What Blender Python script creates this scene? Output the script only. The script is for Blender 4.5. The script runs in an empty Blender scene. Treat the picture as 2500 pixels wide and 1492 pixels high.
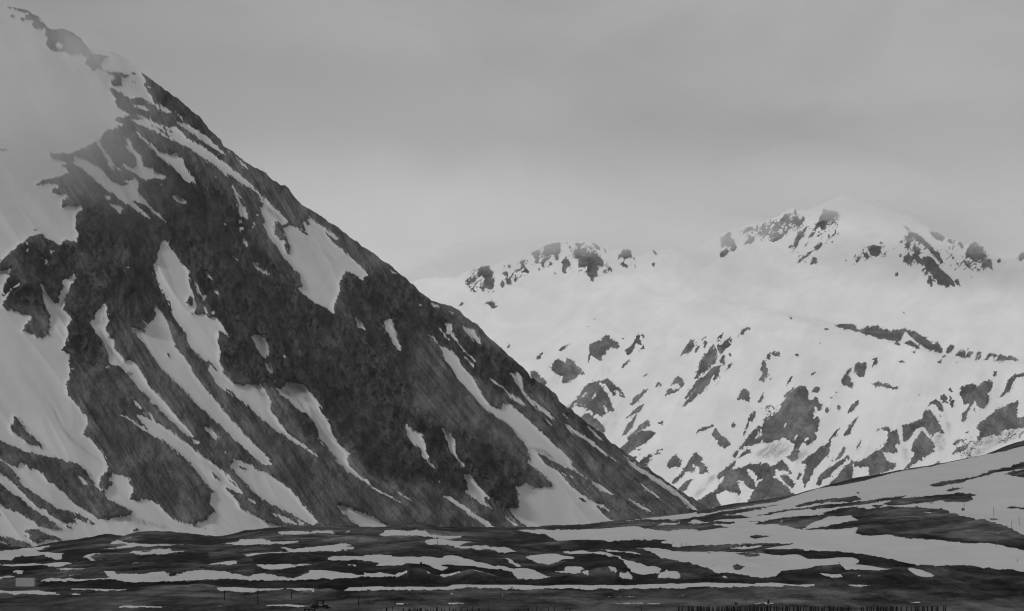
import bpy, math, random
import numpy as np
R = math.radians
sc = bpy.context.scene
col = sc.collection

# ---------------------------------------------------------------- camera, sky, sun, exposure
FOC, CX, HY, EYE = 5881.0, 1250.0, 1200.0, 40.0      # focal length in survey pixels, centre column, horizon row, eye height
cam_d = bpy.data.cameras.new('camera'); cam = bpy.data.objects.new('camera', cam_d); col.objects.link(cam); sc.camera = cam
cam.location = (0, 0, EYE); cam.rotation_euler = (R(90), 0, 0)
cam_d.sensor_fit = 'HORIZONTAL'; cam_d.sensor_width = 36; cam_d.lens = 36 * FOC / 2500
cam_d.shift_y = (HY - 746) / 2500; cam_d.clip_start = 1; cam_d.clip_end = 200000
SUN_EL, SUN_AZ = 35, -125                             # low in the west (picture left, slightly behind the camera), behind cloud
sd = bpy.data.lights.new('sun', 'SUN'); sd.energy = 1.42; sd.angle = R(14); sd.color = (1, 1, 1)
sun = bpy.data.objects.new('sun', sd); col.objects.link(sun)
from mathutils import Vector
sdir = Vector((math.cos(R(SUN_EL)) * math.sin(R(SUN_AZ)), math.cos(R(SUN_EL)) * math.cos(R(SUN_AZ)), math.sin(R(SUN_EL))))
sun.rotation_euler = sdir.to_track_quat('Z', 'Y').to_euler(); sun.location = (0, 0, 3000)

w = bpy.data.worlds.new('World'); sc.world = w; w.use_nodes = True
nt = w.node_tree; nt.nodes.clear()
def nn(nt, kind, **kw):
    n = nt.nodes.new(kind)
    for k, v in kw.items():
        if k in n.inputs: n.inputs[k].default_value = v
        else: setattr(n, k, v)
    return n
def link(nt, a, b): nt.links.new(a, b)
def math_node(nt, op, a, b=None, clamp=False):
    n = nt.nodes.new('ShaderNodeMath'); n.operation = op; n.use_clamp = clamp
    for i, v in enumerate((a, b)):
        if v is None: continue
        if isinstance(v, (int, float)): n.inputs[i].default_value = v
        else: nt.links.new(v, n.inputs[i])
    return n.outputs[0]
def ramp(nt, fac, stops, interp='EASE'):
    n = nt.nodes.new('ShaderNodeValToRGB'); n.color_ramp.interpolation = interp
    e = n.color_ramp.elements
    while len(e) < len(stops): e.new(0.5)
    for i, (p, v) in enumerate(stops): e[i].position = p; e[i].color = (v, v, v, 1)
    if fac is not None: nt.links.new(fac, n.inputs[0])
    return n.outputs[0]
def maprange(nt, val, a, b, c, d, smooth=False):
    n = nt.nodes.new('ShaderNodeMapRange'); n.interpolation_type = 'SMOOTHSTEP' if smooth else 'LINEAR'
    nt.links.new(val, n.inputs[0])
    for i, v in enumerate((a, b, c, d)): n.inputs[i + 1].default_value = v
    return n.outputs[0]
def noise_tex(nt, vec, scale, detail=4, rough=0.55, dist=0.0, mapping=None):
    if mapping:
        m = nt.nodes.new('ShaderNodeMapping'); m.inputs['Scale'].default_value = mapping; nt.links.new(vec, m.inputs['Vector']); vec = m.outputs[0]
    n = nt.nodes.new('ShaderNodeTexNoise'); nt.links.new(vec, n.inputs['Vector'])
    n.inputs['Scale'].default_value = scale; n.inputs['Detail'].default_value = detail
    n.inputs['Roughness'].default_value = rough; n.inputs['Distortion'].default_value = dist
    return n.outputs[0]
# overcast: grey cloud layer over a desaturated daylight sky
sky = nn(nt, 'ShaderNodeTexSky', sky_type='NISHITA', sun_disc=False); sky.sun_elevation = R(SUN_EL); sky.sun_rotation = R(SUN_AZ)
bw = nt.nodes.new('ShaderNodeRGBToBW'); link(nt, sky.outputs[0], bw.inputs[0])
tc = nt.nodes.new('ShaderNodeTexCoord'); sep = nt.nodes.new('ShaderNodeSeparateXYZ'); link(nt, tc.outputs['Generated'], sep.inputs[0])
n1 = noise_tex(nt, tc.outputs['Generated'], 3.6, 4, 0.55, 0.8, (1, 1, 1.7))
n2 = noise_tex(nt, tc.outputs['Generated'], 10.0, 5, 0.6, 1.0, (1, 1, 1.6))
el = maprange(nt, math_node(nt, 'ADD', sep.outputs[2], math_node(nt, 'MULTIPLY', math_node(nt, 'SUBTRACT', n2, 0.5), 0.05)), -0.1, 0.4, 0, 1)
base = ramp(nt, el, [(0.0, 0.42), (0.2, 0.54), (0.38, 0.54), (0.43, 0.51), (0.51, 0.40), (0.57, 0.375), (0.64, 0.38), (1.0, 0.42)], 'EASE')
cl = math_node(nt, 'ADD', maprange(nt, n1, 0.3, 0.7, -0.10, 0.10), maprange(nt, n2, 0.3, 0.7, -0.08, 0.08))
side = maprange(nt, sep.outputs[0], -0.26, 0.0, 0.70, 1.0, True)
def lobe(cx, cz, sx, sz, amp, warp):
    dx = math_node(nt, 'MULTIPLY', math_node(nt, 'ADD', math_node(nt, 'SUBTRACT', sep.outputs[0], cx), math_node(nt, 'MULTIPLY', math_node(nt, 'SUBTRACT', n1, 0.5), warp)), 1 / sx)
    dz = math_node(nt, 'MULTIPLY', math_node(nt, 'ADD', math_node(nt, 'SUBTRACT', sep.outputs[2], cz), math_node(nt, 'MULTIPLY', math_node(nt, 'SUBTRACT', n2, 0.5), warp * .3)), 1 / sz)
    e = math_node(nt, 'EXPONENT', math_node(nt, 'MULTIPLY', math_node(nt, 'ADD', math_node(nt, 'MULTIPLY', dx, dx), math_node(nt, 'MULTIPLY', dz, dz)), -1.0))
    return math_node(nt, 'MULTIPLY', e, amp)
for lb in ((-0.055, 0.112, 0.09, 0.034, 0.17, 0.14), (0.06, 0.142, 0.14, 0.02, -0.12, 0.16), (-0.03, 0.172, 0.10, 0.014, -0.09, 0.16), (0.16, 0.115, 0.08, 0.02, -0.07, 0.1), (0.19, 0.185, 0.07, 0.02, 0.05, 0.1)):
    cl = math_node(nt, 'ADD', cl, lobe(*lb))
cloud = math_node(nt, 'MULTIPLY', math_node(nt, 'MULTIPLY', base, math_node(nt, 'ADD', cl, 1.0)), side)
mixn = nt.nodes.new('ShaderNodeMix'); mixn.data_type = 'FLOAT'; mixn.inputs[0].default_value = 0.94
link(nt, bw.outputs[0], mixn.inputs[2]); link(nt, math_node(nt, 'MULTIPLY', cloud, 10.0), mixn.inputs[3])
bg = nt.nodes.new('ShaderNodeBackground'); link(nt, mixn.outputs[0], bg.inputs[0]); bg.inputs[1].default_value = 0.10
out = nt.nodes.new('ShaderNodeOutputWorld'); link(nt, bg.outputs[0], out.inputs[0])
sc.view_settings.view_transform = 'Standard'; sc.view_settings.look = 'None'
sc.view_settings.exposure = 0; sc.view_settings.gamma = 1; sc.view_settings.use_curve_mapping = False
sc.render.engine = 'CYCLES'
sc.cycles.max_bounces = 6; sc.cycles.diffuse_bounces = 2; sc.cycles.volume_bounces = 3; sc.cycles.transparent_max_bounces = 96
sc.cycles.use_denoising = True; sc.cycles.denoising_prefilter = 'ACCURATE'; sc.cycles.denoising_input_passes = 'RGB_ALBEDO_NORMAL'
sc.cycles.pixel_filter_type = 'BLACKMAN_HARRIS'; sc.cycles.filter_width = 1.15

# ---------------------------------------------------------------- survey of the snow cover
# Outlines of snow and bare ground, read off the photograph as map tiles: every token is a tile
# letter or a point in that tile.  They are laid onto the terrain as its snow cover further down.
TILES = {'X': (0, 0, 1.0), 'A': (0, 0, 3.71), 'B': (0, 300, 3.71), 'C': (0, 600, 3.71), 'D': (0, 950, 3.71),
         'E': (500, 350, 3.71), 'F': (500, 650, 3.71), 'G': (500, 920, 3.71), 'H': (950, 650, 3.71),
         'I': (1050, 930, 3.553), 'J': (1100, 460, 3.71), 'K': (1300, 780, 3.71), 'L': (1500, 880, 3.71),
         'M': (1700, 460, 3.71), 'N': (1900, 500, 3.71), 'O': (1900, 840, 3.71), 'P': (0, 1240, 3.886),
         'Q': (620, 1240, 3.886), 'R': (1240, 1240, 3.886), 'S': (1860, 1240, 3.886), 'T': (1700, 1050, 3.109)}
def trace(s):
    pts, t = [], TILES['X']
    for w in s.split():
        if w in TILES: t = TILES[w]
        else:
            x, y = w.split(',')
            pts.append((t[0] + float(x) / t[2], t[1] + float(y) / t[2]))
    return pts

RIDGE_NEAR = trace('''X -900,-620 -600,-420 -300,-170 -120,-50 0,10 A 30,60 80,58 160,73 240,88 290,122 365,158 425,243 470,268 555,256 640,283
 740,348 750,378 810,435 900,440 1010,468 1120,520 1215,600 1275,652 1370,720 1500,820 1600,885 1700,970 1810,1060 1900,1180 2000,1260 2025,1320 2130,1390 2226,1470
 E 390,180 550,270 620,330 700,380 750,395 820,490 880,555 1100,690 1300,830 1430,935 1540,1000 1600,1050 1700,1110 1760,1180 1800,1205 1890,1280 1930,1330
 H 340,275 440,335 560,352 640,410 720,480 800,530 880,620 985,715 1050,780 1160,870 1220,920 1290,1010 1380,1060 1450,1110 1520,1170 1540,1220
 I 1220,245 1360,360 1500,455 1540,510 1650,590 1800,690 2000,830 2200,970 2330,1050 2420,1100 X 1760,1256 1800,1275 1900,1320 2100,1400''')
RIDGE_FAR = trace('''X 500,1000 700,830 900,725 1000,692 H 240,135 350,100 450,107 600,105 J 60,805 200,730 300,690 450,680 600,620 730,590 830,520 900,485 1050,470 1180,480
 1300,480 1400,520 1450,570 1550,548 1600,545 1700,612 1850,552 2000,560 2200,560 M 180,420 250,398 430,345 600,300 720,270 800,215 880,180 1000,200 1150,150 1250,90 1340,50 1420,90
 1600,150 1800,220 1920,240 2010,300 2100,345 N 1370,242 1450,250 1570,310 1650,340 1700,370 1780,328 1860,380 1900,440 1950,450 2050,500 2150,470 2226,420 X 2560,600 2700,640 2900,600 3200,760 3500,900''')
CREST = trace('''X -900,1370 -500,1352 -200,1345 P 0,330 100,360 220,375 330,365 440,338 620,308 740,298 900,268 1000,243 1100,260 1170,263 1280,235 1380,218 1600,223
 1800,238 1950,263 2110,268 2250,233 2330,208 2487,198 Q 140,188 280,180 560,168 720,172 870,168 1000,180 1290,178 1400,155 1560,133 1680,163 1750,180 2100,182 2487,186
 R 180,183 400,168 600,163 790,150 980,124 1300,98 1650,60 1830,33 T 180,573 560,523 740,488 870,453 1000,418 1230,358 1580,298 1900,243 2200,183 2320,133 2487,75 X 2600,1048 2900,980 3200,960 3500,1000''')

# near mountain: 1 = snow, 0 = rock, painted in this order
NEAR = [
 (1, '''A -3500,-2700 100,-700 1240,590 1275,655 1325,740 1300,765 1340,830 1400,930 1500,975 1550,1010 1545,1035 1480,1010 1400,960 1310,895 1250,880 1190,895 1120,860 1060,825 1000,790 990,810
   1040,880 1045,930 1100,1000 1180,1045 1100,1060 1020,1085 1090,1115 1140,1130 1060,1140 1050,1160 960,1180 925,1215 940,1210 900,1270 850,1290 800,1320 720,1360 650,1380
   B 560,270 430,283 460,320 540,340 610,375 540,385 600,410 620,460 530,485 400,515 300,570 390,565 430,550 510,555 530,590 470,600 490,640 540,655 570,635 605,655 600,690 555,700 560,770
   590,760 650,765 720,755 750,785 680,830 690,880 685,960 725,1015 690,1020 705,1090 640,1065 590,1060 540,1115 510,1085 430,1050 390,1030 400,1010 330,1010 280,1030 220,1070 255,1085
   250,1105 215,1082 180,1095 100,1165 20,1240 0,1265 -3500,1700'''),
 (0, 'A 30,67 80,60 160,75 240,90 290,125 240,115 150,105 100,80'), (0, 'A 80,140 110,125 120,150 145,155 125,165 90,155'),
 (0, '''A 180,165 230,150 270,125 330,145 365,160 350,180 390,200 425,245 470,268 550,268 560,256 640,283 740,348 750,378 810,438 845,490 950,505 1010,515 940,530 920,570 925,620 990,650
   1080,655 1175,680 1150,700 1100,700 1100,780 1010,785 1010,720 1045,705 1030,680 930,645 900,630 860,635 850,655 830,640 835,625 800,600 770,560 790,520 740,500 720,475 640,490 560,480
   520,470 460,460 415,410 425,370 435,345 410,320 410,270 350,260 320,270 290,225 310,200 280,185 210,190 180,185'''),
 (1, 'A 505,400 540,385 585,420 545,445 515,430'), (0, 'A 1165,655 1200,655 1250,690 1190,680'), (0, 'A 1190,735 1215,735 1245,768'), (0, 'A 1250,785 1260,785 1272,803'),
 (0, 'B 15,150 60,143 95,148 50,158'), (0, 'B -60,238 50,240 80,258 -60,250'), (0, 'B 25,378 65,375 40,387'), (0, 'B 240,605 258,600 250,612'), (0, 'B 430,243 480,240 470,248'),
 (0, 'B 270,962 320,960 355,972 300,970'), (0, 'B 240,1003 310,985 290,998'), (0, 'B 425,650 465,640 460,655'),
 (1, 'A 1195,945 1270,955 1350,995 1330,1005 1260,985'), (1, 'A 1590,1000 1665,1090 1620,1060'), (1, 'A 1320,765 1375,795 1350,797'), (1, 'A 1540,950 1560,975 1550,972'),
 (1, 'A 1550,1030 1600,1105 1700,1125 1800,1190 1900,1250 1940,1310 2060,1410 1990,1380 1900,1320 1800,1250 1700,1180 1600,1115'),
 (1, '''A 1180,1085 1300,1080 1250,1040 1300,1050 1400,1110 1500,1150 1570,1150 1640,1190 1700,1265 1820,1315 E 130,140 260,240 390,340 470,430 560,510 620,580 700,650 745,695 755,690
   740,730 700,742 640,697 628,760 625,805 665,860 740,888 718,905 722,950 750,1000 775,1000 770,930 750,880 720,810 705,760 790,745 855,775 890,820 955,835 905,795 915,760 870,700 930,735
   970,750 920,690 975,690 885,630 960,670 1000,710 1060,745 1110,785 1215,870 1170,865 1085,797 1120,850 1170,910 1250,970 1310,1025 1400,1100 1470,1180 1468,1198 1438,1205 1430,1245 1350,1190
   1280,1150 1210,1275 1227,1290 1215,1370 1160,1484 F 1172,435 1100,378 1000,335 930,285 840,200 890,180 E 890,1290 850,1175 800,1140 720,1030 650,930 580,840 525,745 548,700 500,600
   530,548 480,460 400,400 300,345 190,262 220,315 130,230 0,130 A 1900,1470 1700,1330 1500,1240 1350,1160 1250,1120'''),
 (0, 'A 1300,1105 1450,1165 1600,1258 1480,1195'), (0, 'A 1420,1125 1520,1165 1600,1225 1500,1180'), (0, 'A 1380,1150 1500,1210 1620,1290 1500,1225'),
 (0, 'E 820,870 830,875 822,880'), (0, 'E 900,885 915,890 905,897'), (0, 'E 965,1005 1010,1012 985,1015'),
 (1, 'B 1072,105 1085,112 1112,152'), (1, 'B 1190,75 1205,85 1242,132 1215,110'),
 (1, 'B 1225,68 1290,130 1370,180 1420,240 1470,270 1540,285 1590,275 1660,350 1680,410 1760,510 1775,560 1740,535 1690,525 1600,440 1500,345 1420,280 1350,200 1270,130'),
 (1, 'B 1120,120 1170,145 1200,230 1270,290 1300,390 1350,410 1375,395 1390,450 1480,465 1500,490 1470,515 1400,500 1320,515 1220,460 1110,400 1110,365 1170,400 1240,400 1240,320 1210,290 1130,210 1165,215'),
 (1, 'B 865,165 900,170 940,250 990,300 1030,370 1120,450 1060,420 1030,380 1040,440 970,370 990,365 940,290 900,210'),
 (1, '''B 700,300 780,335 830,370 900,410 960,470 1010,530 1110,580 1180,550 1100,530 1210,520 1200,470 1250,540 1250,600 1240,630 1310,690 1360,760 1440,830 1525,915 1450,860 1350,770 1260,715
   1190,700 1290,790 1380,880 1310,840 1200,760 1120,720 1050,660 950,600 870,520 840,480 800,455 720,400 660,370 680,340 660,320'''),
 (1, 'B 1300,210 1335,245 1320,240'), (1, 'B 1850,335 1900,368 1880,360'), (1, 'B 1940,470 1967,502 1955,500'),
 (1, 'B 920,655 990,660 1015,690 960,685'), (1, 'B 965,705 1010,735 1080,745 1130,775 1110,790 1090,825 1040,780'), (1, 'B 1560,670 1590,655 1650,690 1690,715 1670,740 1620,725'),
 (1, 'B 1445,545 1475,550 1465,565'), (1, 'B 1760,705 1812,745 1790,735'), (1, 'B 1740,835 1768,855 1755,852'), (1, 'B 1830,460 1850,465 1845,480'), (1, 'B 2030,905 2050,930 2040,940'),
 (1, 'B 2000,420 2050,460 2080,500 2030,465'), (1, 'B 2100,560 2130,600 2165,660 2190,740 2226,780 2226,850 2170,850 2160,740 2110,610'), (1, 'B 2165,870 2185,870 2175,925'), (1, 'B 2165,985 2215,935 2200,960'),
 (1, '''C 1450,10 1520,-5 1545,15 1600,90 1640,150 1710,230 1705,330 1725,380 1742,420 1790,570 1755,600 1720,612 1720,625 1860,625 1900,660 1950,645 2000,700 2050,790 2085,845 2030,790 1980,770
   1975,870 1995,960 1990,1050 2028,1128 2000,1155 1960,1125 1900,1050 1840,1030 1760,950 1700,880 1690,810 1640,740 1570,650 1540,520 1450,380 1410,260 1390,180 1430,90'''),
 (0, 'C 1680,517 1735,432 1752,520 1720,545'), (1, 'B 1450,1112 1490,1065 1525,1080 1520,1105 1480,1108'), (0, 'C 1580,95 1595,105 1588,112'),
 (1, '''C 1185,735 1260,760 1320,782 1325,720 1270,655 1340,710 1400,670 1410,620 1395,530 1450,590 1500,660 1525,710 1545,790 1590,920 1660,1000 1720,1080 1760,1180 1830,1260 1900,1340 1960,1400
   2010,1484 D 2100,280 2226,440 G 110,215 160,290 240,390 330,490 400,560 470,640 540,700 600,745 580,760 610,795 560,800 530,800 440,720 350,640 250,560 200,490 120,420 0,310
   C 1820,1484 1700,1350 1600,1240 1480,1130 1370,990 1300,880 1230,790'''),
 (0, 'C 1510,965 1530,980 1548,1020 1525,1015'), (0, 'C 1235,712 1265,735 1250,740'),
 (1, '''C 930,530 975,545 965,590 980,640 1000,670 955,750 995,830 1030,840 1040,930 1120,1030 1110,1060 1150,1040 1210,1050 1260,1110 1290,1170 1360,1280 1480,1400 1540,1484 D 1620,280 1720,380
   1760,435 1680,410 1570,310 1480,220 1400,140 1330,60 1260,0 C 1250,1280 1160,1160 1090,1090 985,1070 990,970 970,930 900,820 830,730 815,700 860,660 865,600 910,570'''),
 (0, 'C 920,660 940,650 942,675'), (0, 'C 868,655 885,652 878,662'), (0, 'C 1138,1108 1202,1165 1172,1168'),
 (1, '''C -3500,235 0,235 40,230 90,200 85,250 60,310 30,370 20,450 40,465 60,420 180,335 175,355 110,390 30,500 20,550 50,570 200,620 290,640 240,700 195,775 310,805 320,830 370,845 430,820 465,830
   440,790 460,700 440,600 400,500 370,345 400,370 430,450 500,540 530,510 545,430 580,380 565,320 640,285 675,260 680,300 635,360 630,410 580,480 590,530 570,580 610,600 645,660 605,745 620,800
   590,900 550,945 630,990 625,1100 635,1190 600,1240 610,1340 690,1430 730,1484 D 795,270 790,350 740,410 800,440 860,500 940,600 975,710 930,790 890,840 915,890 905,905 870,860 840,830 780,740
   730,690 600,650 420,605 200,555 100,510 0,465 -3500,400'''),
 (0, 'D 130,240 165,260 185,300 230,345 250,390 340,470 370,500 385,545 360,545 350,520 240,485 200,440 120,400 98,350 120,290'),
 (0, 'C 460,800 470,830 440,795'),
 (1, '''D -3500,465 0,465 600,650 920,900 985,1000 960,960 945,930 1020,855 990,810 1025,760 1080,780 1160,800 1180,835 1170,860 1205,890 1190,960 1180,1000 1260,1015 1300,1000 1380,1015 1430,1045
   1500,1120 1560,1180 1700,1215 1790,1230 1790,1208 1880,1190 1900,1150 1950,1110 1890,1030 1920,980 1910,950 1955,930 1900,900 1840,820 1780,740 1700,650 1560,520 1400,430 1250,340 1150,265
   1065,225 1150,248 1250,315 1337,370 1270,280 1230,225 1300,250 1385,290 1340,200 1360,215 1400,290 1480,335 1600,420 1740,520 1820,600 1900,650 2000,720 2060,770 2150,870 2220,940
   G 150,850 200,910 270,980 360,1060 300,1050 180,995 230,1060 300,1130 320,1190 400,1230 500,1280 560,1320 690,1360 X 700,1380 -900,1420'''),
 (0, '''D -3000,380 0,465 100,510 200,555 420,605 600,650 730,690 780,740 840,830 870,880 940,940 985,1000 1080,1040 1205,1112 1170,1150 1080,1165 970,1185 890,1175 760,1090 660,1020 610,970 520,890
   430,835 400,780 330,735 265,730 240,690 180,670 160,715 110,700 0,630 -3000,500'''),
 (1, 'D 690,782 720,790 800,862 760,860'),
 (0, '''D -3000,400 0,640 80,700 150,790 230,890 400,1000 520,1075 560,1095 640,1100 700,1130 780,1170 872,1220 830,1228 740,1190 640,1165 690,1190 690,1228 560,1205 480,1150 400,1090 340,1070 250,990
   180,910 100,840 0,760 -3000,600'''),
 (0, 'D -3000,700 0,850 80,920 180,980 270,1070 330,1105 400,1150 500,1220 550,1262 605,1278 450,1270 320,1230 310,1200 200,1140 90,1100 0,1050 -3000,900'),
 (0, 'D 255,1265 360,1270 430,1310 590,1368 350,1365 420,1385 330,1395 250,1350 280,1320 220,1290'), (0, 'D 580,1225 640,1245 680,1272 620,1258'),
 (0, 'D -3000,1200 0,1332 100,1345 200,1370 290,1420 230,1440 150,1430 0,1380 -3000,1300'), (0, 'D 240,1292 330,1312 280,1300'), (0, 'D 205,1325 245,1330 225,1340'),
 (0, 'D 1835,695 1855,718 1840,712'), (0, 'D 1895,738 1960,780 2012,842 1955,800'), (0, 'D 1560,1182 1790,1240 1970,1288 1800,1252'), (0, 'D 1190,1282 1230,1265 1270,1272 1225,1295'),
 (0, 'D 1400,1250 1500,1258 1440,1265'), (0, 'D 0,1120 8,1130 5,1160 -20,1160'),
 (1, 'D 1205,55 1222,80 1210,75'), (1, 'D 1205,105 1240,120 1285,180 1245,165'), (1, 'D 1285,195 1340,235 1310,225'), (1, 'D 1465,325 1495,340 1475,342'),
 (1, 'D 1845,340 1910,350 1960,395 1990,440 1960,445 1955,460 1900,410'), (1, 'D 1725,440 1812,490 1790,500 1760,485'), (1, 'D 1795,512 1835,550 1822,540'),
 (1, 'D 1680,410 1750,430 1745,440'), (1, 'D 1855,622 1920,655 1890,655'), (1, 'D 2028,558 2050,575 2040,572'),
 (1, '''F 25,930 50,900 110,950 190,990 260,1060 350,1085 390,1065 440,1075 500,1070 560,1140 590,1220 600,1310 650,1370 690,1440 G 750,510 870,600 960,670 1040,730 1130,785 1060,745 950,680 820,600
   700,520 600,450 520,390 400,270 300,190 260,180 200,130 130,90 90,50 80,0 F 30,950'''),
 (0, 'F 185,1100 240,1130 290,1190 230,1150'), (0, 'F 335,1160 360,1135 355,1145'),
 (1, '''G 635,95 700,110 740,55 800,50 900,75 970,150 1030,230 1060,320 1130,410 1150,500 1200,590 1250,640 1310,700 1285,730 1300,790 1380,870 1500,970 1560,1020 1700,1090 1850,1180 1700,1105
   1560,1030 1460,962 1350,890 1270,830 1180,750 1170,720 1080,630 1030,560 1020,470 980,390 920,330 830,290 750,200 680,160'''),
 (0, 'G 1035,548 1120,640 1190,735 1280,825 1180,745 1090,640'), (1, 'G 622,18 665,55 640,42'), (1, 'G 805,5 835,35 815,25'),
 (1, 'G 0,450 50,465 130,550 90,570 40,510'), (1, 'G 170,672 197,690 180,688'), (1, 'G 583,190 600,235 585,215'),
 (1, 'G 230,820 270,745 340,770 430,800 470,850 550,860 640,920 730,990 820,1070 900,1170 970,1250 1025,1310 985,1345 920,1320 820,1260 700,1200 560,1130 440,1040 380,970 300,890'),
 (0, 'G 280,795 395,835 350,840'), (1, 'G 380,1090 430,1115 490,1170 440,1150'), (0, 'G 40,850 110,895 160,955 110,925'),
 (1, 'G 590,1230 660,1240 720,1270 790,1310 860,1345 780,1330 700,1300 640,1260'), (1, 'G 850,1290 905,1345 860,1340'),
 (1, 'G 1190,1170 1265,1165 1340,1200 1430,1235 1540,1290 1660,1350 1700,1375 1500,1380 1430,1375 1330,1300 1270,1250'),
 (1, 'G 1710,1015 1800,1070 1915,1145 1820,1100'), (1, 'G 1518,445 1540,465 1528,460'),
 (1, 'G 1810,395 1850,460 1950,510 2000,610 2000,690 2095,845 2040,800 1970,710 1960,650 1870,590 1830,520 1815,460'), (1, 'G 2080,908 2148,972 2120,955'),
 (1, 'I 100,397 150,430 190,490 215,500 215,620 250,690 295,720 295,750 265,750 225,680 180,600 150,520'), (1, 'I 365,482 392,488 380,495'),
 (1, 'I 285,815 340,810 390,870 450,940 530,1040 480,1010 460,1020 545,1115 460,1070 370,1010 300,955 330,950 320,880'),
 (1, 'I 105,1000 170,1000 220,1040 300,1090 400,1160 480,1200 580,1290 520,1290 430,1220 350,1170 280,1120 190,1060'), (1, 'I 640,1170 700,1200 775,1270 720,1250'),
 (1, '''H 345,620 420,650 455,720 520,735 610,810 660,900 740,990 800,1080 850,1170 910,1260 1020,1300 1030,1240 1100,1250 I 800,290 900,390 1000,480 1100,570 1210,680 1230,740 1320,810 1385,865
   1280,803 1100,708 930,622 960,670 1000,720 1100,775 1170,850 1240,930 1400,1045 1500,1075 1600,1148 1500,1100 1410,1068 1450,1110 1590,1215 1600,1260 860,1290 780,1220 675,1105 765,1100
   770,1050 750,960 750,908 790,915 825,890 880,935 1065,918 1060,890 960,790 850,712 870,680 850,600 800,520 760,480 700,400 620,340 520,270 460,220 H 700,1100 620,1020 580,930 520,860
   480,770 440,700 380,650'''),
 (0, 'I 1275,1005 1340,1030 1372,1052 1320,1042'), (0, 'I 1530,1172 1580,1200 1560,1195'), (0, 'I 770,978 788,990 772,992'),
 (1, 'I 1390,868 1500,920 1608,1000 1480,948'), (1, 'I 1685,1003 1800,1060 1985,1165 1850,1112'), (1, 'I 1120,785 1250,838 1235,850 1180,820'), (1, 'I 1320,900 1400,960 1360,940'), (1, 'I 2030,1145 2062,1148 2045,1153'),
 (1, 'H 485,510 560,530 590,620 650,720 720,800 830,893 760,850 680,770 610,680 570,640 530,600 520,545'), (1, 'H 445,545 500,610 573,697 500,640'),
 (1, 'H 655,535 700,555 760,575 820,650 832,705 760,660 710,600'), (1, 'H 665,802 720,840 790,932 740,890'), (1, 'H 870,932 900,955 885,950'),
 (1, 'H 890,1010 950,1030 1030,1095 1100,1160 1200,1210 1250,1282 1180,1240 1080,1180 1040,1110 960,1060'),
 (1, 'H 1060,960 1120,972 1150,943 1200,1010 1215,1130 1290,1200 1380,1280 1450,1330 1520,1407 1440,1360 1350,1300 1270,1220 1200,1130 1140,1040 1120,990'), (0, 'H 1120,985 1170,983 1130,992'),
 (1, 'H 1385,1360 1440,1400 1512,1467 1450,1420'), (1, 'I 1170,372 1250,420 1400,520 1500,610 1620,702 1760,767 1600,692 1450,592 1350,520 1200,420'), (1, 'H 1560,1320 1640,1400 1600,1370'),
 (1, 'I 1365,388 1440,450 1515,532 1420,470'), (1, 'I 1655,618 1760,710 1900,800 2100,930 2230,1030 2320,1115 2280,1120 2190,1050 2050,940 1900,840 1750,740'),
 (1, 'I 1800,872 1850,908 1960,990 2040,1058 1900,962'), (1, 'H 530,398 590,420 594,442'), (1, 'H 350,310 400,330 465,370 410,367'), (1, 'H 285,250 317,292 300,275'),
 (1, 'H 613,480 642,517'), (1, 'H 215,585 237,628 222,610'), (1, 'H 268,340 295,360 280,368'), (1, 'H 90,392 102,418 92,415'), (1, 'H 905,768 948,812'), (1, 'H 930,690 950,715'),
 (1, 'F 1620,510 1670,490 1695,470 1705,500 1720,560 1730,640 1780,755 1750,755 1700,680 1640,580'), (1, 'F 1340,400 1362,435 1400,450 1430,540 1465,592 1400,560 1385,520'),
 (1, 'F 415,640 460,620 520,640 570,700 585,770 550,838 510,810 460,720'), (1, 'F 545,875 600,900 620,940 610,970 575,950'), (1, 'E 430,1050 490,1115 530,1120 592,1194 520,1170 445,1120'),
 (1, 'F 75,218 115,230 130,257 100,245'), (1, 'F 710,785 742,838 722,825'), (1, 'F 730,425 755,438 745,440'), (1, 'F 0,40 40,70 72,125 40,100'), (1, 'F 50,420 85,415 75,438'),
 (1, 'E 243,375 275,415 300,460 320,480 312,540 330,580 365,578 395,690 350,660 315,640 305,560 290,470'), (1, 'E 300,355 342,380 335,410'), (1, 'E 315,685 335,690 320,740 305,700'),
 (1, 'E 320,765 360,752 312,805'), (1, 'E 345,855 385,890 385,945 360,905'), (1, 'E 440,710 460,725 428,785'), (1, 'E 250,1010 312,1072 285,1055'), (1, 'E 578,885 622,927'), (1, 'E 465,630 485,660 470,660'),
 (1, 'E 172,720 192,735 188,755'), (1, 'E 598,990 612,1012'), (1, 'E 270,120 340,170 412,242 330,195'), (1, 'E 435,250 530,322'), (1, 'E 1605,1065 1665,1112 1640,1095'),
 (1, 'E 1670,1120 1745,1190 1700,1172'), (1, 'E 200,58 228,82 212,78'), (1, 'E 810,1255 840,1298 825,1285'),
 (1, 'C 445,30 510,50 460,65'), (1, 'C 365,97 390,122 372,112'), (1, 'C 400,130 430,128 430,152 412,182'), (1, 'C 250,20 262,25 242,75'), (1, 'C 1145,190 1160,182 1172,205 1150,208'), (1, 'C 1760,207 1802,238'),
 (1, 'C 1845,230 1890,255 1925,308 1880,265'), (1, 'C 1745,305 1790,350 1830,440 1870,450 1845,512 1790,400'), (1, 'C 1845,538 1865,560 1880,618 1855,590'), (1, 'C 1930,403 1985,440 1945,425'),
 (1, 'C 1905,605 1945,600 1925,625'), (1, 'C 950,1100 990,1085 975,1112'), (1, 'C 1060,1215 1080,1230'), (1, 'C 2100,80 2160,140 2130,120'), (1, 'C 640,1117 675,1115 660,1125'),
]
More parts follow.
